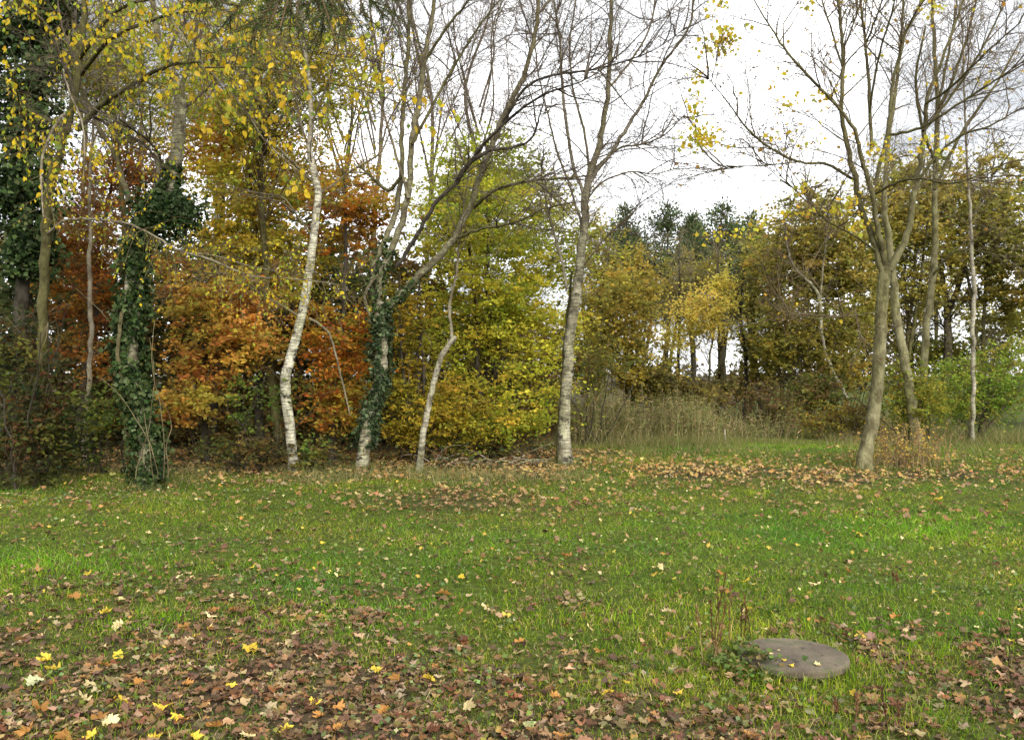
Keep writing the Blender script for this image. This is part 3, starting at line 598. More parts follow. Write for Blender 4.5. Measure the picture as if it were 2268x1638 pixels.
# ivy-clad birch that forks into leaning stems
T = Tree('birch_tree', 'ivy clad birch forking into several long leaning mottled stems', 'tree', 806, 1040)
p1, r1 = T.stem([(804, 1045, 38), (806, 990, 36), (818, 930, 35), (838, 860, 36), (846, 780, 36), (845, 700, 36), (848, 670, 32)], 'birch_old', 0, 'trunk', 14, flared=True)
M = [([(850, 690, 24), (900, 640, 22), (950, 590, 21), (1000, 535, 20), (1040, 460, 19), (1062, 390, 18), (1090, 320, 17), (1125, 240, 16), (1160, 165, 14), (1185, 80, 12), (1192, 0, 11), (1200, -120, 8), (1215, -300, 3)], 'birch_old', -.8),
     ([(845, 690, 22), (835, 640, 20), (860, 570, 20), (890, 490, 19), (908, 400, 18), (912, 310, 17), (928, 220, 16), (942, 120, 14), (960, 20, 12), (975, -120, 8), (980, -300, 3)], 'birch_old', .3),
     ([(838, 690, 18), (822, 630, 17), (838, 560, 17), (872, 480, 16), (888, 390, 15), (890, 290, 13), (898, 180, 12), (905, 60, 10), (902, -80, 7), (890, -260, 2)], 'birch_old', 1.0),
     ([(822, 705, 9), (808, 665, 9), (816, 635, 8), (836, 610, 7)], 'birch', -.2),
     ([(880, 590, 13), (925, 520, 12), (960, 455, 12), (1010, 405, 11), (1040, 362, 11), (1085, 336, 9), (1140, 325, 8), (1178, 305, 6), (1195, 255, 4), (1205, 220, 3)], 'dark', -1.4),
     ([(1035, 370, 10), (1075, 315, 9), (1130, 262, 8), (1160, 238, 7), (1215, 205, 6), (1290, 180, 4), (1370, 130, 2)], 'dark', -1.8),
     ([(1015, 525, 10), (1060, 508, 9), (1110, 500, 8), (1160, 485, 7), (1200, 462, 5)], 'moss', -.8),
     ([(1050, 460, 10), (1090, 425, 9), (1150, 405, 8), (1230, 396, 7), (1300, 390, 4)], 'moss', -1.2),
     ([(1110, 275, 8), (1160, 200, 8), (1210, 170, 7), (1290, 158, 6), (1370, 140, 5), (1450, 110, 3), (1520, 60, 2)], 'dark', -2.0),
     ([(945, 130, 8), (990, 60, 8), (1040, 0, 6), (1090, -80, 4)], 'moss', -.5), ([(912, 320, 9), (960, 230, 8), (1010, 140, 7), (1060, 60, 6), (1115, -10, 4)], 'moss', .7), ([(888, 390, 10), (860, 420, 10), (820, 390, 8), (790, 360, 4)], 'moss', .6),
     ([(905, 440, 9), (880, 350, 8), (850, 250, 6), (830, 140, 5), (820, 20, 4)], 'birch', 1.4), ([(1192, 30, 8), (1240, -30, 6), (1280, -120, 3)], 'birch', -.3)]
D0 = T.d
LP = []
for pts, st, dd in M:
    dstart = D0 + (-.45 if dd in (-1.8, -.8, -1.2, -2.0) and st != 'birch_old' else 0); LP.append(T.stem(pts, st, dd, 'branch', 8, d=dstart))
iv = Acc(); [ivy_on(iv, LP[q][0], LP[q][1], 420, .05, .05, t0=0, t1=.10 + .04 * q) for q in range(3)]; ivy_on(iv, p1, r1 * .85, 5200, .055, .058, pal=((.03, .048, .018), (.045, .068, .026), (.08, .10, .05), (.016, .026, .011)), t0=.15, patch=-.45); T.part('ivy', iv, IVY)
tw = Acc(); bare_twigs(tw, T.limbs[1:], 200, 1400, 5600, L1=(.6, 2.1), t0=.35, r=(.012, .0046, .0028)); T.part('twig_spray', tw)

# slender birch with a snapped top
T = Tree('birch_tree', 'slender pale birch with a snapped top and one thin side stem', 'tree', 930, 1045)
T.stem([(929, 1050, 21), (932, 1000, 19), (945, 920, 18), (958, 860, 17), (972, 805, 16), (990, 768, 15), (1010, 745, 11)], 'birch', 0, 'trunk', 10, False, True, wig=.005)
T.stem([(1001, 752, 10), (998, 715, 9), (995, 680, 9), (1003, 640, 8), (1012, 590, 7), (1018, 520, 5), (1030, 440, 4), (1040, 360, 2)], 'birch', .3, 'branch', 7)
tw = Acc(); bare_twigs(tw, T.limbs, 16, 70, 200, L1=(.3, 1.0)); T.part('twig_spray', tw)

# thin birch far back in the wood
T = Tree('birch_tree', 'thin reddish grey birch rising straight behind the ivy clad birch', 'tree', 196, 1030)
T.stem([(188, 1035, 15), (190, 950, 14), (196, 860, 14), (201, 780, 14), (200, 660, 13), (199, 540, 11), (198, 420, 9), (205, 300, 7), (215, 150, 5), (220, 0, 2)], 'pale', .3, 'trunk', 9, flared=True)
tw = Acc(); bare_twigs(tw, T.limbs, 30, 160, 500, t0=.4); T.part('twig_spray', tw)

# right hand maple
T = Tree('maple_tree', 'smooth grey brown maple forking upward with last yellow leaf tufts', 'tree', 1915, 1040)
T.stem([(1912, 1046, 45), (1918, 1000, 40), (1930, 940, 38), (1942, 860, 36), (1948, 780, 35), (1951, 700, 34), (1956, 640, 33), (1962, 590, 33)], 'maple', 0, 'trunk', 14, False, True, wig=.006)
M = [([(1958, 610, 26), (1940, 545, 23), (1916, 485, 21), (1893, 398, 19), (1875, 311, 17), (1864, 242, 15), (1867, 138, 12), (1860, 35, 10), (1852, -80, 7), (1845, -260, 3)], -.3),
     ([(1962, 600, 22), (1947, 519, 19), (1927, 415, 17), (1906, 346, 15), (1895, 294, 12), (1857, 239, 10), (1795, 173, 9), (1743, 114, 8), (1708, 62, 6), (1670, 0, 4), (1640, -60, 2)], -1.6),
     ([(1938, 410, 14), (1954, 346, 13), (1965, 294, 12), (1978, 190, 11), (2002, 87, 9), (2040, 0, 7), (2070, -110, 5), (2090, -260, 2)], -.6),
     ([(1930, 330, 12), (1925, 208, 11), (1917, 104, 9), (1905, 0, 8), (1895, -130, 5), (1880, -300, 2)], .8),
     ([(1968, 600, 28), (1990, 560, 25), (2012, 510, 23), (2024, 440, 21), (2038, 363, 19), (2048, 280, 16), (2055, 210, 13), (2085, 140, 10), (2120, 40, 8), (2160, -80, 5), (2190, -220, 2)], .5),
     ([(1890, 397, 10), (1829, 363, 9), (1777, 360, 8), (1708, 329, 7), (1656, 287, 6), (1611, 225, 4), (1563, 166, 2)], -1.8),
     ([(1770, 358, 5), (1700, 366, 4), (1620, 368, 3), (1560, 365, 1.5)], -.4), ([(1720, 333, 5), (1680, 326, 4), (1620, 325, 3), (1540, 300, 2)], -.6),
     ([(1965, 300, 10), (2037, 284, 9), (2106, 242, 8), (2175, 197, 7), (2240, 155, 5), (2310, 100, 3)], -1.4),
     ([(1938, 430, 9), (1985, 405, 8), (2037, 395, 7), (2089, 405, 6), (2141, 398, 5), (2230, 360, 3)], -1.6),
     ([(2030, 400, 9), (2080, 340, 9), (2130, 300, 8), (2190, 280, 6), (2260, 240, 4)], -.7), ([(2045, 290, 10), (2095, 230, 9), (2150, 150, 8), (2200, 60, 6), (2240, -30, 4)], .9), ([(2050, 230, 8), (2110, 190, 8), (2180, 120, 6), (2260, 50, 4)], -1.5),
     ([(1915, 104, 7), (1940, 40, 6), (1970, -40, 4)], -.8), ([(1926, 250, 8), (1945, 130, 7), (1975, 30, 6), (1990, -60, 3)], -1.5), ([(1866, 150, 7), (1840, 60, 6), (1820, 0, 5), (1800, -100, 3)], .8), ([(1868, 110, 6), (1895, 40, 5), (1920, -40, 3)], .6),
     ([(1945, 560, 8), (1890, 520, 7), (1850, 500, 6), (1815, 475, 4), (1780, 430, 2)], -1.2), ([(1820, 480, 5), (1770, 430, 4), (1740, 400, 3), (1690, 360, 1.5)], -.6), ([(1948, 690, 6), (1880, 700, 5), (1800, 705, 4), (1740, 690, 2)], -.8)]
for pts, dd in M: T.stem([(u, v, w * .86) for u, v, w in pts], 'maple' if pts[0][2] > 11 else 'moss', dd, 'branch', 8)
tw = Acc(); b = bare_twigs(tw, T.limbs, 230, 1600, 6000, L1=(.6, 2.0), L2=(.3, .9), L3=(.12, .4), r=(.012, .005, .003), grav=(.02, 0, -.02), colr=TWIG_MAPLE, up=.25, t0=.3)
cr = Acc(); tufts = [(1560, 305, 45, 20, 110), (1540, 300, 30, 14, 60), (1600, 80, 34, 16, 80), (1590, 105, 34, 14, 70), (1545, 165, 12, 18, 30), (1540, 235, 16, 22, 46), (1745, 225, 14, 12, 22), (1820, 210, 26, 14, 36), (1590, 15, 20, 12, 24), (1720, 180, 10, 8, 10), (1710, 295, 12, 8, 14),
  (1940, 330, 22, 20, 40), (2050, 318, 26, 14, 40), (1885, 440, 14, 36, 30), (1895, 500, 10, 16, 22), (1775, 415, 14, 10, 20), (1745, 475, 10, 10, 12), (1850, 460, 20, 14, 24), (1600, 520, 60, 12, 46), (2065, 8, 26, 14, 40), (1790, 5, 12, 8, 14), (1780, 470, 40, 10, 20), (1960, 350, 14, 12, 20), (2110, 340, 20, 8, 10), (2180, 180, 20, 14, 14), (1690, 490, 20, 8, 14), (1760, 300, 60, 40, 22)]
for u, v, a_, b_, n in tufts:
    dt = T.d - .9 + rng.uniform(-.5, .5); c = px(u, v, dt); q = c + rng.standard_normal((n, 3)) * np.array([a_ / F * dt * .6, .18, b_ / F * dt * .65]); ax = rng.standard_normal(q.shape); ax[:, 2] -= .7
    leaves(cr, q, rng.uniform(.045, .10, n), tint([(.66, .52, .04), (.58, .50, .05), (.60, .40, .04), (.42, .44, .06)], n, .1), axis=ax, nrm_up=.6, aspect=.95, fold=.06)
    j = rng.integers(0, len(b[0]), 3); E = c + rng.standard_normal((3, 3)) * .06
    al = np.concatenate([z.reshape(-1, 3) for z in b[:2]]); S = np.stack([al[np.argmin(np.linalg.norm(al - e, axis=1))] for e in E]); f = np.linspace(0, 1, 5)[None, :, None]; tubes(tw, S[:, None] * (1 - f) + E[:, None] * f + rng.standard_normal((3, 5, 3)) * .01, np.full((3, 5), .002), 3, TWIG_MAPLE)
S, D, t = sample(b[1:], 420, .6); leaves(cr, S, rng.uniform(.04, .09, len(S)), tint([(.6, .46, .04), (.5, .3, .05), (.4, .25, .06)], len(S)), nrm_up=.4, aspect=.9)
S, D, t = sample(b[1:], 3000, .3); leaves(cr, S, rng.uniform(.025, .06, len(S)), tint([(.16, .09, .05), (.12, .07, .05), (.3, .2, .06)], len(S)), nrm_up=.2, aspect=.5)     # seed bunches and withered leaves
T.part('twig_spray', tw); T.part('crown', cr, LEAF)

# two stems behind the maple, and the birches to their right
T = Tree('maple_tree', 'leaning mossy maple stem partly hidden behind the smooth maple', 'tree', 2018, 985)
T.stem([(2030, 990, 30), (2020, 900, 28), (2010, 835, 27), (2002, 783, 26), (1988, 715, 25), (1980, 640, 23), (1972, 560, 20), (1960, 470, 17), (1962, 380, 14), (1972, 280, 11), (1990, 150, 8), (2000, 20, 5), (2010, -140, 2)], 'maple', .6, 'trunk', 10, flared=True)
tw = Acc(); bare_twigs(tw, T.limbs, 45, 260, 900, L1=(.6, 2), colr=TWIG_MAPLE, up=.25, t0=.45); T.part('twig_spray', tw)
T = Tree('maple_tree', 'upright mossy maple rising out of the green shrubs', 'tree', 2042, 975)
T.stem([(2036, 980, 24), (2042, 900, 22), (2046, 835, 21), (2051, 731, 20), (2065, 627, 19), (2071, 523, 18), (2069, 440, 16), (2072, 346, 15), (2076, 242, 13), (2069, 104, 10), (2064, -20, 7), (2060, -200, 2)], 'maple', .8, 'trunk', 10, flared=True)
for pts, dd in [([(2070, 420, 10), (2110, 330, 9), (2160, 250, 8), (2210, 180, 6), (2260, 90, 4)], .6), ([(2072, 360, 9), (2040, 270, 8), (2030, 170, 7), (2050, 60, 5)], -.8), ([(2076, 250, 9), (2120, 150, 8), (2150, 50, 6), (2180, -60, 3)], -.6), ([(2075, 250, 8), (2100, 120, 7), (2120, 10, 5)], .8), ([(2066, 610, 7), (2110, 560, 6), (2160, 555, 5), (2230, 570, 3)], -.9)]:
    T.stem(pts, 'moss', dd, 'branch', 7)
tw = Acc(); bare_twigs(tw, T.limbs, 100, 650, 2300, L1=(.6, 2), colr=TWIG_MAPLE, up=.25, t0=.4); T.part('twig_spray', tw)
T = Tree('birch_tree', 'thin straight birch standing in front of the bright green shrubs', 'tree', 2154, 985)
T.stem([(2153, 992, 13), (2154, 920, 12), (2156, 830, 12), (2154, 740, 12), (2158, 650, 11), (2152, 560, 10), (2148, 450, 8), (2140, 320, 6), (2135, 180, 4), (2130, 40, 2)], 'birch', .3, 'trunk', 9, flared=True)
tw = Acc(); bare_twigs(tw, T.limbs, 34, 200, 700, L1=(.5, 1.5), t0=.45); T.part('twig_spray', tw)
T = Tree('birch_tree', 'crooked white birch leaning out of the olive willows', 'tree', 1876, 925, d=26)
T.stem([(1876, 950, 13), (1878, 900, 12), (1868, 865, 11), (1846, 824, 10), (1829, 779, 10), (1819, 731, 9), (1815, 661, 9), (1795, 628, 8), (1760, 592, 6), (1745, 551, 5), (1735, 480, 3)], 'birch', 0, 'trunk', 8, flared=True, wig=.02)
T.stem([(1816, 670, 6), (1822, 600, 5), (1830, 520, 4), (1834, 440, 2)], 'birch', .4, 'branch', 6)
tw = Acc(); bare_twigs(tw, T.limbs, 30, 150, 500, L1=(.6, 2.0), t0=.45, r=(.014, .006, .004)); T.part('twig_spray', tw)
for lab, pts, st, d in [('dark forked tree seen against the sky behind the thin birch', [[(2095, 900, 26), (2100, 765, 24), (2098, 690, 20), (2085, 600, 14), (2070, 500, 10), (2050, 380, 5)], [(2099, 700, 18), (2120, 640, 16), (2145, 560, 13), (2180, 470, 8), (2200, 380, 3)]], '', 30),
                        ('dark slim tree showing between the smooth maple and mossy maples', [[(2025, 900, 14), (2018, 780, 13), (2012, 690, 12), (2000, 620, 9), (1990, 520, 6), (1980, 400, 3)]], 'dark', 31)]:
    T = Tree('bare_tree', lab, 'tree', pts[0][0][0], 0, d=d)
    for k, p in enumerate(pts): T.stem(p, st, .3 * k, 'trunk' if k == 0 else 'branch', 8, flared=(k == 0))
    tw = Acc(); bare_twigs(tw, T.limbs, 60, 350, 1200, L1=(1, 3), L2=(.5, 1.4), L3=(.3, .8), t0=.2, colr=DARK, r=(.03, .01, .005)); T.part('twig_spray', tw)

# ------------------------------------------------------------------ leafy trees: trunk, clumped crown
ORANGE = [(.58, .30, .06), (.50, .22, .05), (.62, .40, .065), (.42, .16, .04), (.58, .45, .07), (.44, .41, .065), (.26, .23, .05)]
RUST = [(.36, .14, .03), (.28, .095, .025), (.42, .20, .035), (.20, .07, .025), (.22, .17, .035)]
GOLD = [(.60, .45, .05), (.54, .44, .05), (.56, .32, .045), (.44, .42, .05), (.32, .33, .05)]
LIME = [(.52, .50, .05), (.44, .46, .05), (.60, .53, .055), (.34, .41, .045), (.62, .48, .06), (.24, .32, .04)]
OLIVE = [(.29, .27, .06), (.35, .31, .065), (.21, .21, .05), (.40, .33, .065), (.46, .37, .07)]
GREEN = [(.10, .17, .03), (.14, .21, .035), (.20, .24, .04), (.07, .12, .025), (.30, .28, .045)]
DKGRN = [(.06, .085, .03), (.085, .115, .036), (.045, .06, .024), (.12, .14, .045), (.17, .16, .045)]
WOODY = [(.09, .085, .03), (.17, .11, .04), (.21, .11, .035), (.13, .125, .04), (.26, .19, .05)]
def leafy(name, label, cat, u, d, blobs, pal, leaf, per, cr=(.42, .42, .2), group=None, top=None, style='', r0=.07, stems=1, up=.4, hang=0.0, w=None, twig=TWIG_MAPLE, aspect=.62, nt=6):
    x = (u - CU) / F * d; org = np.array([x, d, float(gz(x, d))]); root = empty(name, org, label, cat, group)
    B = [(px(bu, bv, d + do), (ru / F * d, rd, rv / F * d), n) for bu, bv, do, ru, rv, rd, n in blobs]
    zt = max(c[2] + .85 * r[2] for c, r, n in B) if top is None else top; hi = max(B, key=lambda b: b[0][2])[0]
    wood, crown, paths = Acc(), Acc(), []
    for k in range(stems):
        f = np.linspace(0, 1, 14)[:, None]; tgt = np.array([x * .35 + hi[0] * .65, d * .35 + hi[1] * .65, zt]) + (rng.standard_normal(3) * np.array([.5, .5, .2]) if stems > 1 else 0)
        st = org + (rng.standard_normal(3) * np.array([.18, .18, 0]) if stems > 1 else 0); st[2] = org[2] - .06
        p = st * (1 - f) + tgt * f; p[2:-1, :2] += np.cumsum(rng.standard_normal((11, 2)) * .035, 0); p[:, 2] = np.sort(p[:, 2])
        r = np.linspace(r0, r0 * .2, 14); r = flare(p, r, .3, .4); stem_part('trunk' if stems == 1 else 'stem', p, r, style, root, org, 8); paths.append(p)
    tr = np.concatenate(paths)
    clump_crown(crown, wood, tr, B, leaf, pal, per, cr, w=w, up=up, hang=hang, twig=twig, aspect=aspect, nt=nt)
    wood.build('twig_spray', BARK, root, org, kind='stuff'); crown.build('crown', LEAF, root, org, kind='stuff'); return root

# beeches of the left wood (u, v, distance offset, half width px, half height px, half depth m, clumps)
BEECH = dict(cr=(.40, .40, .055), aspect=.6, style='dark')
leafy('beech_tree', 'orange leaved beech filling the gap between ivy clad birch and kinked birch', 'tree', 455, 16.0, [(460, 660, 0, 130, 120, 1.2, 44), (420, 860, -.4, 85, 90, .7, 22), (550, 760, -.3, 80, 60, .8, 18)], ORANGE, .09, 135, **BEECH)
leafy('beech_tree', 'golden beech rising over the orange leaves behind the kinked birch', 'tree', 575, 17.5, [(560, 440, 0, 130, 150, 1.4, 60), (610, 600, 0, 110, 90, 1.2, 30)], GOLD, .09, 140, r0=.1, **BEECH)
leafy('beech_tree', 'rusty beech between the kinked birch and the forking ivy clad birch', 'tree', 735, 16.2, [(740, 780, 0, 75, 120, .9, 32), (770, 470, .6, 90, 110, 1.0, 34), (740, 900, -.4, 50, 60, .6, 12)], [(.50, .20, .03), (.42, .14, .022), (.48, .30, .035), (.28, .09, .02), (.5, .38, .04), (.3, .28, .04)], .085, 130, **BEECH)
leafy('beech_tree', 'rust red beech behind the thin reddish birch', 'tree', 165, 16.8, [(180, 540, 0, 110, 180, 1.2, 60), (170, 760, 0, 100, 90, 1.0, 16), (290, 390, .8, 100, 90, 1.0, 36)], RUST + [(.44, .2, .03)], .085, 110, **BEECH)
leafy('beech_tree', 'amber beech crown showing above the ivy clad birch', 'tree', 470, 19.5, [(500, 310, 0, 190, 110, 1.6, 80), (720, 390, .5, 130, 80, 1.4, 44)], [(.54, .28, .035), (.50, .36, .04), (.42, .19, .03), (.38, .35, .05)], .09, 110, r0=.12, **BEECH)
leafy('hornbeam_tree', 'tall yellow green tree thinly leaved above the kinked birch', 'tree', 620, 17.0, [(690, 150, -1, 170, 130, 1.5, 95), (520, 140, -1, 150, 140, 1.5, 95)], [(.46, .46, .04), (.36, .41, .045), (.56, .46, .04), (.24, .32, .04), (.54, .36, .04)], .07, 80, (.5, .5, .22), style='moss', r0=.1)
leafy('hornbeam_tree', 'olive yellow tree thinly leaved above the thick ivy clad birch', 'tree', 290, 17.5, [(330, 160, -.8, 150, 150, 1.5, 80), (200, 120, -1, 120, 140, 1.4, 50)], [(.42, .41, .04), (.28, .33, .04), (.52, .42, .04), (.18, .24, .03)], .068, 76, (.5, .5, .22), style='moss', r0=.1)
# field maples of the thicket
FM = dict(cr=(.34, .34, .085), style='dark')
leafy('field_maple', 'yellow green field maple arching low beside the central birch', 'tree', 1085, 17.6, [(1085, 560, .2, 150, 200, 1.4, 125), (1180, 740, 0, 110, 110, 1.2, 46), (1170, 880, -.6, 90, 90, 1.0, 28), (1010, 760, .3, 110, 120, 1.1, 46), (1090, 960, -.9, 110, 40, .7, 12)], LIME, .075, 120, stems=3, r0=.06, **FM)
leafy('field_maple', 'low yellow field maple behind the slender snapped birch', 'tree', 920, 16.6, [(910, 860, 0, 75, 80, .8, 26), (1010, 900, -.3, 90, 75, .8, 30), (900, 700, .4, 60, 90, .8, 22), (920, 970, -.3, 60, 40, .5, 10)], [(.40, .33, .03), (.30, .27, .03), (.22, .22, .03), (.46, .30, .035)], .075, 110, stems=3, r0=.05, **FM)
leafy('field_maple', 'pale lime field maple top behind the dark bent branches', 'tree', 1090, 20.5, [(1080, 390, 0, 120, 110, 1.4, 75), (1210, 520, .5, 95, 160, 1.4, 70), (990, 470, .8, 110, 130, 1.4, 60)], [(.42, .42, .035), (.50, .46, .04), (.34, .38, .035), (.24, .31, .03)], .085, 115, (.5, .5, .2), style='moss', r0=.1)
# dark backing of the wood
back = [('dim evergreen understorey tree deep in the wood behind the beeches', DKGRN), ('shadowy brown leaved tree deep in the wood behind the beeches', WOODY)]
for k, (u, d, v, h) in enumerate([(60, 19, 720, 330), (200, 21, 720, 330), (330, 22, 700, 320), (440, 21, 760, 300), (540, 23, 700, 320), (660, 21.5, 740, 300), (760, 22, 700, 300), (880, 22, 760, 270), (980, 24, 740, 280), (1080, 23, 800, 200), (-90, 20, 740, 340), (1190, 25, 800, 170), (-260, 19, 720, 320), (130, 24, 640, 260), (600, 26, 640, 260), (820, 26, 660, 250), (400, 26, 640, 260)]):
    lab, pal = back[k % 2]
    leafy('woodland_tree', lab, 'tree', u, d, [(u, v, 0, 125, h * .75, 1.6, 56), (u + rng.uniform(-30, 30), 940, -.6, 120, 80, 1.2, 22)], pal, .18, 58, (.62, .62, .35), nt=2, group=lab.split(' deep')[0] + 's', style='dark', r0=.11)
for k, (u, d) in enumerate([(830, 25), (950, 26), (760, 28), (1060, 29), (300, 24), (480, 26), (180, 23)]):           # bare crowns against the sky
    T = Tree('bare_tree', 'bare twiggy woodland tree standing behind the leafy wood', 'tree', u, 0, 'bare trees behind the wood', d=d)
    T.stem([(u, 950, 18), (u + 8, 800, 16), (u - 5, 600, 14), (u + 6, 400, 11), (u + rng.uniform(-30, 30), 200, 8), (u + rng.uniform(-40, 40), 0, 5), (u, -200, 2)], '', 0, 'trunk', 8, flared=True)
    for q in range(7):
        s = rng.choice([-1, 1]); vv = rng.uniform(200, 480); T.stem([(u + 2, vv, 6), (u + s * rng.uniform(18, 34), vv - 110, 5), (u + s * rng.uniform(30, 90), vv - 240, 3.5), (u + s * rng.uniform(40, 150), vv - 400, 2)], '', rng.uniform(-2, 2), 'branch', 5)
    tw = Acc(); bare_twigs(tw, T.limbs, 110, 600, 1500, L1=(.8, 2.4), L2=(.5, 1.2), L3=(.3, .7), t0=.3, colr=(.21, .17, .145), r=(.013, .007, .0048)); T.part('twig_spray', tw)

# background of the right half
leafy('aspen_tree', 'small bright yellow aspen in the gap between the far pines', 'tree', 1560, 29, [(1560, 690, 0, 90, 70, 1.4, 60), (1600, 640, 0, 50, 40, .9, 16), (1500, 730, 0, 50, 40, .9, 16)], [(.72, .58, .11), (.64, .54, .10), (.68, .48, .09), (.52, .48, .10)], .09, 75, (.36, .36, .3), style='moss', stems=3, r0=.05)
for lab, u, d, bl, pal, per in [
    ('olive yellow bush left of the bright aspen', 1400, 27, [(1390, 690, 0, 90, 110, 1.4, 66), (1320, 750, 0, 60, 100, 1.2, 36), (1420, 810, -.5, 80, 45, 1.1, 26)], [(.30, .26, .05), (.36, .29, .05), (.20, .19, .045), (.44, .32, .05)], 75),
    ('pale olive sapling between the central birch and the yellow bush', 1330, 30, [(1320, 600, 0, 60, 120, 1.4, 50), (1300, 760, 0, 50, 80, 1.2, 26)], [(.30, .28, .05), (.22, .22, .045), (.38, .31, .05)], 80),
    ('soft yellow green sapling right of the bright aspen', 1690, 31, [(1690, 620, 0, 70, 130, 1.4, 60), (1690, 780, 0, 60, 60, 1.2, 34)], [(.26, .24, .045), (.34, .29, .05), (.20, .19, .04)], 80),
    ('yellow olive sapling filling in behind the bright aspen', 1470, 35, [(1480, 640, 0, 90, 70, 1.8, 40), (1560, 600, 0, 70, 60, 1.6, 24)], [(.28, .25, .05), (.36, .30, .05), (.22, .20, .05)], 70),
    ('amber topped sapling before the far pines', 1395, 31, [(1400, 610, 0, 60, 60, 1.2, 26)], [(.44, .30, .05), (.36, .28, .05), (.26, .22, .05)], 60),
    ('olive willow left of the smooth maple', 1790, 28, [(1770, 560, 0, 95, 150, 1.6, 110), (1860, 600, 0, 85, 170, 1.6, 90)], OLIVE, 110),
    ('yellow olive willow low beside the crooked birch', 1740, 27, [(1760, 740, -.4, 95, 85, 1.4, 64), (1860, 770, 0, 75, 90, 1.2, 50)], [(.28, .24, .04), (.22, .21, .04), (.36, .28, .045), (.15, .15, .035)], 80),
    ('thin olive willow behind the mossy maples', 1990, 29, [(1990, 470, 0, 130, 120, 1.8, 100), (1920, 600, 0, 70, 130, 1.4, 50), (2060, 620, 0, 60, 90, 1.2, 26)], OLIVE, 105),
    ('wide olive willow behind the thin straight birch', 2170, 29, [(2150, 460, 0, 120, 140, 1.8, 90), (2220, 600, 0, 80, 130, 1.6, 46), (2290, 500, 0, 90, 170, 1.6, 50)], OLIVE + [(.14, .17, .04)], 130),
    ('outlying olive willow beyond the bright green shrubs', 2420, 27, [(2400, 560, 0, 130, 200, 1.8, 90), (2420, 800, 0, 130, 90, 1.4, 50)], OLIVE, 80),
    ('hazy olive willow far behind the dark forked tree', 2080, 36, [(2080, 560, 0, 180, 150, 2.4, 70), (2200, 700, 0, 120, 90, 2, 30), (1950, 720, 0, 60, 90, 2, 30)], OLIVE, 60)]:
    leafy('willow_tree' if 'willow' in lab else 'sapling', lab, 'tree', u, d, bl, pal, .12, int(per * 1.25), (.42, .42, .36), style='moss', stems=2, r0=.09, nt=2)
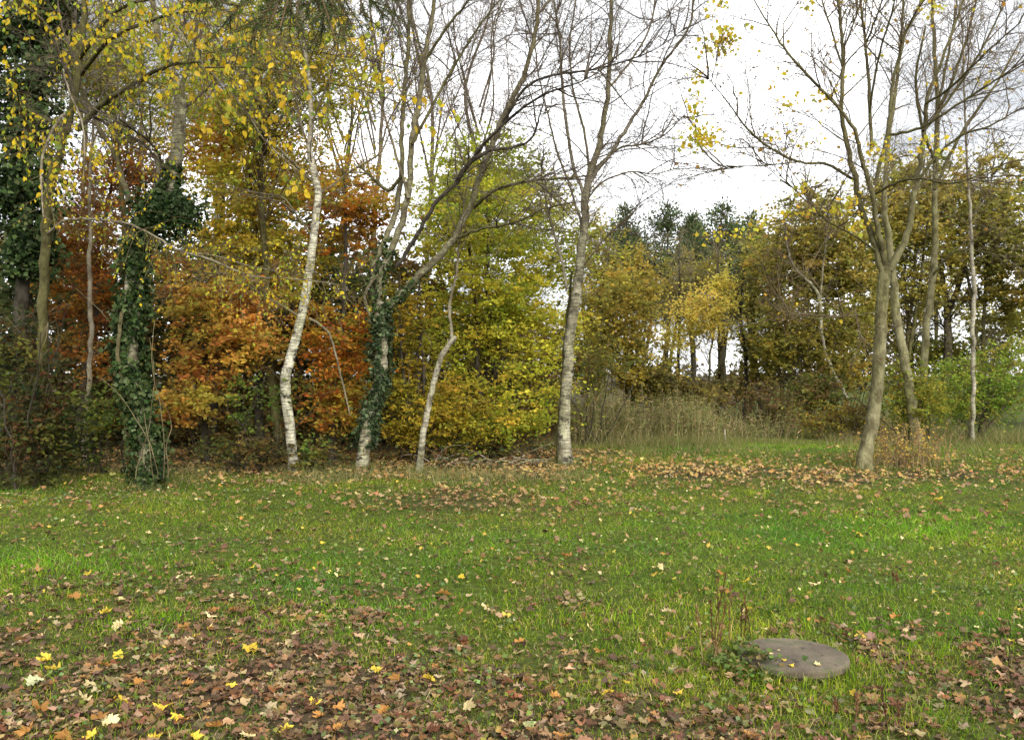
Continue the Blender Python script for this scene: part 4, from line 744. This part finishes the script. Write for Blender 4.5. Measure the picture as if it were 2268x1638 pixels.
for lab, u, d, bl, pal in [
    ('pale olive bush low behind the dark forked tree', 2110, 31, [(2100, 780, 0, 130, 50, 1.4, 60), (2230, 740, 0, 90, 70, 1.4, 50)], [(.22, .23, .045), (.17, .19, .04), (.30, .27, .05)]),
    ('olive brown bush low between the crooked birch and smooth maple', 1880, 31, [(1890, 800, 0, 90, 60, 1.4, 60), (1960, 740, 0, 60, 70, 1.2, 36)], [(.24, .21, .045), (.17, .16, .04), (.30, .24, .05)]),
    ('tangled tan bush at the far end of the grass', 1640, 33, [(1650, 850, 0, 70, 30, 1.2, 34), (1720, 800, 0, 60, 60, 1.2, 40)], [(.24, .19, .05), (.17, .13, .045), (.28, .23, .05)]),
    ('bright green shrub around the foot of the thin straight birch', 2150, 21.5, [(2130, 865, 0, 105, 80, 1.1, 105), (2230, 840, .3, 85, 100, 1.1, 105)], [(.18, .30, .04), (.24, .34, .045), (.32, .36, .05), (.12, .20, .03), (.38, .32, .05)]),
    ('yellow green shrub behind the foot of the smooth maple', 2030, 20.5, [(2030, 880, 0, 75, 75, .9, 66), (1985, 850, .4, 45, 50, .8, 26)], [(.20, .25, .035), (.28, .28, .04), (.13, .19, .03), (.42, .30, .04)]),
    ('green shrub under the olive willow', 1800, 25, [(1800, 870, 0, 70, 45, 1, 32)], [(.13, .17, .03), (.08, .11, .03), (.2, .21, .04), (.18, .10, .04)]),
    ('yellowing bramble bush beside the crooked birch', 1880, 22, [(1890, 930, 0, 70, 40, .9, 40), (1800, 930, .3, 60, 30, .8, 22)], [(.30, .25, .04), (.20, .19, .035), (.34, .2, .04), (.14, .10, .035)]),
    ('reddish brown bramble bush at the edge of the dry stems', 1730, 23.5, [(1730, 900, 0, 60, 40, .9, 26), (1660, 880, .6, 70, 40, .9, 24)], [(.16, .09, .04), (.12, .08, .035), (.2, .14, .04), (.14, .14, .035)]),
    ('olive thicket at the foot of the bright yellow aspen', 1540, 26.5, [(1540, 870, 0, 80, 28, 1, 34), (1440, 850, .3, 70, 45, 1, 40)], [(.24, .21, .05), (.17, .15, .045), (.30, .24, .05), (.12, .10, .04)]),
    ('dull green shrub beside the trunk of the central birch', 1320, 21.5, [(1330, 800, .5, 60, 70, 1.0, 34), (1210, 900, 0, 60, 70, .8, 22)], [(.22, .21, .04), (.15, .16, .035), (.30, .25, .045), (.10, .12, .03)]),
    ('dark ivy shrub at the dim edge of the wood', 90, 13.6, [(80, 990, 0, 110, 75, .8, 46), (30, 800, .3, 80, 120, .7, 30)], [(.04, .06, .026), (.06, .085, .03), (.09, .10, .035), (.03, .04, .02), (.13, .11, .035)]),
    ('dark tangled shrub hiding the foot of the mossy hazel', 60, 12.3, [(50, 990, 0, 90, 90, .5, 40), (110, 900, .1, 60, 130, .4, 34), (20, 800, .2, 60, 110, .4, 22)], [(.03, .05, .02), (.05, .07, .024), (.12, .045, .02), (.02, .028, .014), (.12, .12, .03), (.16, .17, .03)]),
    ('low green elder shoots under the beech', 235, 13.9, [(215, 900, 0, 60, 55, .5, 12), (160, 960, 0, 80, 60, .5, 14)], [(.10, .15, .03), (.16, .20, .035), (.24, .24, .04), (.06, .09, .025)]),
    ('low bramble tangle at the foot of the kinked birch', 560, 14.6, [(560, 1000, 0, 130, 35, .5, 26), (700, 1010, 0, 60, 30, .4, 12)], [(.10, .12, .03), (.07, .09, .028), (.18, .10, .03), (.22, .18, .035), (.06, .05, .025)]),
    ('green leafed elder shoots beside the kinked birch', 575, 14.9, [(565, 880, 0, 50, 50, .4, 7), (620, 870, -.3, 25, 35, .2, 4), (690, 1000, -.3, 25, 30, .2, 4)], [(.13, .20, .035), (.17, .23, .04), (.10, .16, .03)]),
    ('brown leaved scrub behind the slender snapped birch', 1060, 17.2, [(1060, 985, 0, 120, 32, .7, 30), (900, 980, 0, 70, 40, .6, 16)], [(.14, .10, .04), (.22, .19, .04), (.12, .11, .03), (.28, .26, .04), (.30, .2, .05)])]:
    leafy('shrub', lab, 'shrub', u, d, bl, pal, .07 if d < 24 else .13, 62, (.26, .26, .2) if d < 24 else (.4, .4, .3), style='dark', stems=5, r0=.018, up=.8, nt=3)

# far pines, hedge line and bare scrub
def pine(label, u, vtop, vbot, wpx, d):
    x = (u - CU) / F * d; org = np.array([x, d, float(gz(x, d))]); root = empty('pine_tree', org, label, 'tree')
    zt = px(u, vtop, d)[2]; zb = px(u, vbot, d)[2]; p = np.array([[x, d, -.1]] + [[x + rng.normal() * .05, d, z] for z in np.linspace(1, zt, 12)]); r = np.linspace(.17, .02, 13)
    stem_part('trunk', p, r, 'dark', root, org, 8)
    wood, cr = Acc(), Acc(); k = 190; z = zb + (zt - zb) * rng.random(k) ** .9; w = wpx / F * d * np.clip(1.35 * (1 - ((z - zb) / (zt - zb)) ** 1.9), .10, 1) * rng.uniform(.25, 1.3, k) * (1 + .4 * np.sin(z * 3.1 + u + 2 * rng.random(k)))
    th = rng.uniform(0, 2 * pi, k); S = np.stack([np.full(k, x), np.full(k, d), z - .25 * w], 1); E = np.stack([x + w * np.cos(th), d + w * np.sin(th), z + .12 * w], 1); f = np.linspace(0, 1, 5)[None, :, None]
    P = S[:, None] * (1 - f) + E[:, None] * f; P[:, 1:4, 2] -= .08; tubes(wood, P, np.linspace(.035, .008, 5)[None] * np.ones((k, 1)), 4, (.07, .05, .035))
    C, _, _ = sample([P], k * 5, .45); own = np.repeat(np.arange(len(C)), 10); q = C[own] + rng.standard_normal((len(own), 3)) * .17; ax = (q - C[own]) + rng.standard_normal((len(own), 3)) * .03; ax[:, 2] += .1
    leaves(cr, q, rng.uniform(.12, .24, len(q)), np.repeat(tint([(.05, .08, .026), (.07, .105, .034), (.035, .056, .02), (.10, .13, .045)], len(C)), 10, 0), axis=ax, nrm_up=.3, aspect=.42)
    wood.build('twig_spray', BARK, root, org, kind='stuff'); cr.build('crown', NEEDLE, root, org, kind='stuff')
pine('broad dark pine standing tallest in the far gap', 1478, 445, 700, 100, 44)
pine('dark pine right of the tallest far pine', 1600, 458, 700, 95, 42)
pine('slim pine between the central birch and the tallest far pine', 1386, 458, 690, 66, 46)
pine('small pine tip peeping beside the broad dark pine', 1535, 480, 620, 26, 50)
pine('pine half hidden by the olive willow', 1665, 475, 700, 70, 48)
for k, u in enumerate([1335, 1430, 1505, 1528, 1650, 1664, 1705, 1590]):
    d = rng.uniform(31, 38); T = Tree('bare_sapling', 'thin bare sapling trunk in the far belt of trees', 'tree', u, 0, 'bare saplings of the far belt', d=d); w = rng.uniform(6, 11) if u != 1650 else 13
    vt = rng.uniform(480, 600); T.stem([(u, 935, w), (u + rng.normal() * 4, 800, w * .9), (u + rng.normal() * 8, 680, w * .7), (u + rng.normal() * 12, vt, 2)], 'dark' if k % 3 else 'moss', 0, 'trunk', 6, flared=True)
    tw = Acc(); bare_twigs(tw, T.limbs, 26, 140, 300, L1=(.8, 2.2), L2=(.5, 1.2), L3=(.3, .7), t0=.3, colr=(.17, .145, .09), ang=(15, 40), up=.3, r=(.016, .009, .006)); T.part('twig_spray', tw)
for k, u in enumerate(range(-400, 2800, 160)):     # far hedge that closes the horizon
    d = rng.uniform(75, 90); h = rng.uniform(.4, 1.0) * (1 if 1450 < u < 1750 else 2.6); x = (u - CU) / F * d
    leafy('hedge_bush', 'dim brown hedge bush on the far field edge', 'bush', u, d, [(u, HV + 30 - h * 16, 0, 95, 24 + h * 12, 2.5, 16)], [(.10, .085, .06), (.085, .08, .055), (.12, .10, .07)], .45, 28, (.9, .9, .5), group='hedge bushes on the far field edge', style='dark', stems=2, r0=.08, nt=1)

# dry upright stems, tall grass (stuff) and loose sticks
rd = Acc(); k = 9500; x = rng.uniform(1.4, 12.5, k); y = 24.2 + rng.normal(size=k) * 1.5 + .2 * np.abs(x - 5)
keep = rng.random(k) < np.clip(np.where(x < 6.2, .7, .12) + .5 * snoise(x, y, 1.7, 62), .02, 1); x, y = x[keep], y[keep]; k = len(x); hh = rng.uniform(.25, 1.0, k) ** 1.3 * np.where(x < 6.0, 1.25, .8) * (1 + .4 * snoise(x, y, 1.4, 61))
P, R = grow(np.stack([x, y, gz(x, y) - .02], 1), unit(rng.standard_normal((k, 3)) * .26 + np.array([0, 0, 1.0])), hh * .9, .0055, .0025, 4, .1, 0); tubes(rd, P, R, 3, tint([(.27, .23, .095), (.22, .21, .07), (.17, .19, .05), (.33, .27, .13), (.15, .115, .055)], k))
S, D, t = sample([P], 14000, .3); leaves(rd, S, rng.uniform(.05, .14, len(S)), tint([(.24, .20, .08), (.16, .16, .05), (.12, .14, .04), (.30, .23, .12)], len(S)), nrm_up=.3, aspect=.25)
o = rd.build('dry_herb_stand', DRYLEAF, kind='stuff'); tag(o, 'stand of dry tan weed stems behind the central birch', 'tall weeds')
tg = Acc(); k = 15000; x = rng.uniform(.6, 16, k); y = 21.2 + rng.normal(size=k) * 1.1 + .1 * np.abs(x - 6); hh = rng.uniform(.08, .45, k) * (.9 + .4 * snoise(x, y, 1.2, 71)) * np.where((x > 5.2) & (x < 7.6), .35, 1)
blades(tg, x, y, hh, np.full(k, .009), rng.uniform(.2, 1, k), tint([(.24, .20, .08), (.15, .17, .04), (.30, .24, .12), (.11, .14, .035)], k)); o = tg.build('rough_grass', GRASS, kind='stuff'); tag(o, 'rough tan grass fringe at the far edge of the clearing', 'grass')
ds = Acc(); k = 260; x = rng.normal(6.75, .38, k); y = 15.4 + rng.normal(size=k) * .35; P, R = grow(np.stack([x, y, gz(x, y) - .02], 1), unit(rng.standard_normal((k, 3)) * .16 + np.array([0, 0, 1.0])), rng.uniform(.2, .9, k), .0045, .002, 5, .1, 0)
tubes(ds, P, R, 3, tint([(.20, .13, .07), (.26, .19, .10), (.14, .10, .05)], k)); S, D, t = sample([P], 1500, .2); leaves(ds, S, rng.uniform(.03, .07, len(S)), tint([(.2, .12, .05), (.34, .22, .06), (.18, .15, .05), (.5, .34, .05)], len(S)), nrm_up=.3)
o = ds.build('dry_herb_stand', DRYLEAF, kind='stuff'); tag(o, 'tangle of brown dead stems beside the smooth maple foot', 'tall weeds')
un = Acc(); x = rng.uniform(-13, 1.0, 16000); y = rng.uniform(13.9, 22, 16000); q = np.stack([x, y, gz(x, y) + rng.random(16000) ** 2 * .5], 1); keep = rng.random(16000) < .5 + .4 * snoise(x, y, 1.3, 81)
leaves(un, q[keep], rng.uniform(.05, .10, keep.sum()), tint([(.05, .065, .025), (.12, .07, .03), (.16, .08, .03), (.08, .09, .03), (.2, .15, .04), (.04, .04, .02)], keep.sum())); o = un.build('woodland_ground_cover', LEAF, kind='stuff'); tag(o, 'dim leafy undergrowth covering the floor of the wood', 'undergrowth')
for k, (u, v, n, s) in enumerate([(1000, 1028, 16, .8), (1095, 1022, 22, 1.0), (1180, 1018, 12, .7)]):     # brush pile
    c = px(u, v, ground_d(v)); x = c[0] + rng.normal(size=n) * .3 * s; y = c[1] + rng.normal(size=n) * .25; th = rng.choice([0, pi], n) + rng.normal(size=n) * .5
    for j in range(n):
        a = Acc(); P, R = grow(np.array([[x[j], y[j], float(gz(x[j], y[j])) + .02]]), np.array([[math.cos(th[j]), .3 * math.sin(th[j]), rng.uniform(.25, .9)]]), [rng.uniform(.5, 1.2) * s], rng.uniform(.006, .014), .003, 9, .12, -.16); P[..., 2] = np.maximum(P[..., 2], gz(P[..., 0], P[..., 1]) + .015)
        tubes(a, P, R, 6, tint([(.26, .22, .15), (.18, .13, .09), (.32, .28, .21)], 1)[0]); o = a.build('fallen_stick', BARK, smooth=True); tag(o, 'curved dead stick in the brush heap left of the central birch', 'stick', 'sticks of the brush heap')
a = Acc(); c = px(1607, 965, 20.5); tubes(a, np.array([[[c[0], 20.5, -.05], [c[0] - .01, 20.5, .15], [c[0] - .02, 20.5, .36]]]), np.array([[.014, .013, .012]]), 7, (.55, .50, .40)); o = a.build('marker_stick', BARK); tag(o, 'short pale upright stick at the far edge of the grass', 'stick')
for lab, u, v, hs in [('dead reddish weed stalk standing left of the manhole cover', 1600, 1420, (.46, .40, .36, .30, .25)), ('short dead weed stalk between manhole cover and taller stalk', 1650, 1415, (.30, .24, .2)), ('thin dark dead weed stalk in the grass beyond the manhole cover', 1990, 1285, (.18, .13, .1)), ('slim brown weed stalk rising in front of the manhole cover', 2010, 1600, (.2, .14)), ('little dead weed stalk among litter near the lower grass', 1880, 1590, (.17, .12)), ('pale dry grass stalk close beside the taller reddish stalk', 1575, 1470, (.34, .28, .22))]:
    d = ground_d(v); x = (u - CU) / F * d; root = empty('weed_stalk', (x, d, float(gz(x, d))), lab, 'weed')
    for j, h in enumerate(hs):
        a = Acc(); P, R = grow(np.array([[x + rng.normal() * .035, d + rng.normal() * .03, float(gz(x, d)) - .02]]), unit(np.array([[rng.normal() * .1, rng.normal() * .1, 1.0]])), [h * 1.1], .0034, .0018, 8, .05, .02); tubes(a, P, R, 5, (.13, .06, .035) if 'pale' not in lab else (.36, .27, .13))
        S, D, t = sample([P], 26, .45); b, br = grow(S, fork(D, 20, 50), rng.uniform(.008, .03, 26), .003, .0016, 3, .1); tubes(a, b, br, 4, (.16, .075, .04)); a.build('stem', BARK, root, np.array(root.location), smooth=True)

# ------------------------------------------------------------------ near yellow-leaved tree whose boughs hang across the top left
T = Tree('hazel_tree', 'mossy stemmed hazel with large yellow leaves hanging across the wood edge', 'tree', 92, 1078)
T.stem([(92, 1084, 32), (91, 960, 30), (94, 800, 29), (97, 680, 28), (100, 568, 27), (106, 450, 26), (138, 312, 24), (166, 220, 22), (178, 120, 20), (187, 20, 16), (195, -100, 11), (205, -260, 5)], 'moss', 0, 'trunk', 12, False, True)
M = [([(172, 285, 20), (222, 235, 17), (294, 187, 14), (346, 156, 11), (400, 140, 8), (455, 140, 6), (530, 155, 3)], 'moss', -3.0), ([(176, 130, 13), (222, 62, 12), (263, 21, 10), (312, 3, 8), (390, -8, 6), (480, -6, 3)], 'moss', -3.2),
     ([(180, 165, 13), (242, 87, 11), (312, 55, 9), (381, 31, 7), (470, 22, 4), (540, 30, 2)], 'moss', -3.8), ([(166, 235, 9), (242, 280, 8), (312, 315, 7), (362, 372, 4)], 'dark', -1.0), ([(168, 215, 12), (114, 76, 10), (55, 14, 9), (0, -30, 6)], 'pale', -2.0),
     ([(104, 520, 10), (120, 505, 9), (145, 488, 8), (194, 485, 7), (270, 492, 6), (329, 516, 6), (398, 554, 5), (467, 575, 5), (554, 610, 4), (640, 616, 3), (740, 628, 2)], 'pale', -3.2), ([(400, 560, 4), (470, 565, 4), (560, 590, 3), (650, 606, 2)], 'pale', -.3),
     ([(150, 250, 10), (132, 262, 9), (111, 300, 8), (92, 360, 7), (92, 420, 5), (96, 480, 2)], 'pale', -2.2), ([(140, 160, 5), (156, 208, 5), (183, 277, 5), (187, 346, 4), (183, 415, 2)], 'pale', -.3), ([(381, 45, 6), (433, 121, 5), (467, 159, 5), (537, 235, 5), (588, 312, 4), (675, 391, 2)], 'pale', -.6),
     ([(455, 150, 5), (560, 150, 4), (660, 175, 4), (760, 190, 3), (850, 215, 2)], 'moss', -.6), ([(480, 10, 5), (580, 70, 4), (680, 110, 3), (790, 130, 2)], 'moss', -.5), ([(100, 330, 7), (70, 300, 6), (45, 240, 5), (30, 150, 3)], 'moss', -2), ([(170, 60, 8), (130, -10, 7), (90, -80, 4)], 'moss', -2)]
ST = {8: -.3, 5: 0}
tops = []
for k, (pts, st, dd) in enumerate(M):
    d0 = T.d
    if k in (6, 8, 9): d0 = T.d - {6: 2.0, 8: 1.2, 9: 2.6}[k]
    if k in (10, 11): d0 = T.d - 3.2
    p, r = T.stem(pts, st, dd, 'branch', 7, d=d0); tops.append(p[None])
tw = Acc(); S, D, t = sample(tops, 760, .15); b1, R1 = grow(S, fork(D, 25, 65), rng.uniform(.2, .85, 760), .0045, .0018, 6, .16, -.06); tubes(tw, b1, R1, 4, (.12, .095, .05))
S, D, t = sample([b1], 1300, .3); b2, R2 = grow(S, fork(D, 20, 50), rng.uniform(.1, .35, 1300), .0024, .0012, 4, .15, -.08); tubes(tw, b2, R2, 3, (.12, .09, .05)); T.part('twig_spray', tw)
S, D, t = sample([b1, b2], 3600, .2); S[:, 2] -= .005
pix = np.stack([CU + S[:, 0] / S[:, 1] * F, HV - (S[:, 2] - EYE) / S[:, 1] * F], 1)
size = rng.uniform(.042, .085, len(S)); size[pix[:, 1] > 430] *= .62
order = np.argsort(-(size / S[:, 1]) * ((pix[:, 0] > 0) & (pix[:, 1] > 0)))
HZ = {k: leaf_material('hazel_leaf_' + k, .5, .45, .3, fixed=c, var=.2) for k, c in {'yellow': (.66, .50, .03), 'gold': (.60, .40, .03), 'lime': (.38, .42, .04), 'green': (.15, .23, .03)}.items()}
out = [(0, 0), (.16, .10), (.29, .26), (.34, .44), (.29, .62), (.17, .80), (.05, .93), (0, 1.0)]
HM = {}
for k in HZ:
    for s in range(4):
        r = np.random.default_rng(s); cv, cp = r.uniform(-.5, .6), r.uniform(.1, .7)
        L_ = [(w_, y_) for w_, y_ in out]; v = [(0, y_, -cv * y_ * y_ * .5) for w_, y_ in L_] + [(w_, y_, -cv * y_ * y_ * .5 + cp * w_ * .5) for w_, y_ in L_[1:-1]] + [(-w_, y_, -cv * y_ * y_ * .5 + cp * w_ * .5) for w_, y_ in L_[1:-1]]
        f = []; n = len(L_); m = n - 2
        for sd in (0, 1):
            o0 = n + sd * m; e = lambda q: 0 if q == 0 else (n - 1 if q == n - 1 else o0 + q - 1)
            for q in range(n - 1):
                fc = [q, e(q), e(q + 1), q + 1]; fc = list(dict.fromkeys(fc)); 
                if len(fc) > 2: f.append(fc if sd == 0 else fc[::-1])
        me = bpy.data.meshes.new('leaf'); me.from_pydata(v, [], f); me.materials.append(HZ[k]); HM[k, s] = me
kinds = rng.choice(['yellow', 'gold', 'lime', 'green'], len(S), p=[.46, .12, .27, .15])
for j in order[:300]:
    o = bpy.data.objects.new('leaf', HM[kinds[j], int(rng.integers(0, 4))]); col.objects.link(o); o.parent = T.root; o.location = S[j] - T.org; o.scale = (size[j] * 1.15,) * 3
    o.rotation_euler = (radians(-90) + rng.normal() * .55, rng.normal() * .5, rng.uniform(0, 2 * pi))
cr = Acc(); j = order[300:]; ax = rng.standard_normal((len(j), 3)) * .45; ax[:, 2] -= 1
CK = {'yellow': (.66, .50, .03), 'gold': (.60, .40, .03), 'lime': (.38, .42, .04), 'green': (.15, .23, .03)}
leaves(cr, S[j], size[j], np.array([CK[k] for k in kinds[j]]), axis=ax, nrm_up=.1, aspect=.7); T.part('crown', cr, LEAF)

# evergreen ivy-smothered tree at the far left
T = Tree('ivy_tree', 'dark tree smothered in ivy beside the mossy hazel stem', 'tree', 40, 1060, d=14.2)
p1, r1 = T.stem([(30, 1065, 40), (36, 900, 38), (48, 700, 38), (58, 500, 36), (66, 300, 34), (80, 120, 30), (90, -60, 24), (95, -260, 14), (100, -420, 4)], 'dark', 0, 'trunk', 12, flared=True)
iv = Acc(); ivy_on(iv, p1, r1, 15000, .24, .075, t0=.3, t1=.98); q = np.concatenate([ell_points(1500, px(u, v, T.d), (a_, .5, b_)) for u, v, a_, b_ in [(60, 60, .5, .5), (30, 250, .45, .6), (120, 20, .4, .35), (20, 420, .4, .5), (-30, 120, .5, .7), (75, 560, .3, .3)]])
leaves(iv, q, rng.uniform(.05, .09, len(q)), tint([(.022, .042, .014), (.035, .056, .018), (.05, .076, .026), (.014, .026, .01)], len(q)), nrm_up=.3, aspect=.9); T.part('ivy', iv, IVY)

# spruce behind the camera whose bough tips dip into the top of the view
root = empty('spruce_tree', (-2.4, -1.6, float(gz(-2.4, -1.6))), 'dark green spruce bough drooping in at the top edge', 'tree'); org = np.array(root.location)
p = np.array([[-2.4 + .02 * math.sin(z), -1.6, z - .1] for z in np.linspace(0, 11, 16)]); stem_part('trunk', p, np.linspace(.2, .02, 16), 'dark', root, org, 10)
wood, nd = Acc(), Acc()
tips = [(560, 70, 3.0), (600, 20, 3.1), (640, 25, 2.9), (680, 28, 3.2), (745, 40, 3.0), (770, 15, 3.2), (830, 10, 3.2), (705, 12, 3.3), (480, 10, 3.2), (420, 8, 3.4), (620, 62, 2.8), (760, 75, 3.0), (800, 30, 3.3), (548, 105, 2.9), (590, 70, 2.8), (655, 60, 2.9), (720, 70, 2.9), (745, 95, 2.8), (850, 35, 3.2), (780, 55, 2.9), (505, 40, 3.0)]
hub = px(560, -190, 2.6); bough = spline(np.array([[-2.4, -1.6, 3.6], [-2.0, -.2, 3.75], [-1.5, 1.2, 3.5], hub, px(700, -110, 3.1), px(840, -60, 3.5)]), 30); Rb = np.linspace(.035, .008, 30); tubes(wood, bough[None], Rb[None], 8, (.11, .08, .05))
SH = []
for u, v, d in tips:
    e = px(u, v, d); q = bough[12:]; s = q[np.argmin(np.linalg.norm(q - e - np.array([0, 0, .15]), axis=1))]; SH.append(spline(np.array([s, (s + e) / 2 + np.array([0, .03, .03]), e]), 12))
SH = np.stack(SH); tubes(wood, SH, np.linspace(.006, .0025, 12)[None] * np.ones((len(SH), 1)), 5, (.13, .09, .05))
S, D, t = sample([SH], 90, .3); B2, R2 = grow(S, fork(D, 35, 60), rng.uniform(.06, .16, 90), .0025, .0015, 5, .08, -.05); tubes(wood, B2, R2, 4, (.13, .09, .05))
for z0, az in [(4.6, 1.2), (5.4, .4), (6.2, 2.0), (7.0, 1.0), (5.0, 3.4), (6.0, 4.6), (7.8, 5.4)]:
    e = org + np.array([2.6 * math.cos(az), 2.6 * math.sin(az), z0 - .5]); s = org + np.array([0, 0, z0]); bb = spline(np.array([s, (s + e) / 2 + np.array([0, 0, .25]), e]), 14); tubes(wood, bb[None], np.linspace(.03, .006, 14)[None], 6, (.11, .08, .05))
    X, D, t = sample([bb[None]], 40, .25); b3, r3 = grow(X, fork(D, 40, 70), rng.uniform(.2, .6, 40), .004, .002, 5, .08, -.08); tubes(wood, b3, r3, 4, (.11, .08, .05)); X, D, t = sample([b3], 1600, 0); leaves(nd, X, .03, tint([(.03, .05, .02), (.045, .07, .025)], 1600), axis=fork(D, 40, 80), nrm_up=.2, aspect=.12)
X, D, t = sample([SH, B2], 15000, .05); leaves(nd, X, rng.uniform(.014, .024, 15000), tint([(.035, .058, .016), (.055, .085, .022), (.022, .038, .012), (.09, .115, .03)], 15000), axis=fork(D, 35, 75), nrm_up=.2, aspect=.11, fold=.0)
wood.build('branch', BARK, root, org, smooth=True); nd.build('needle_spray', NEEDLE, root, org, kind='stuff')
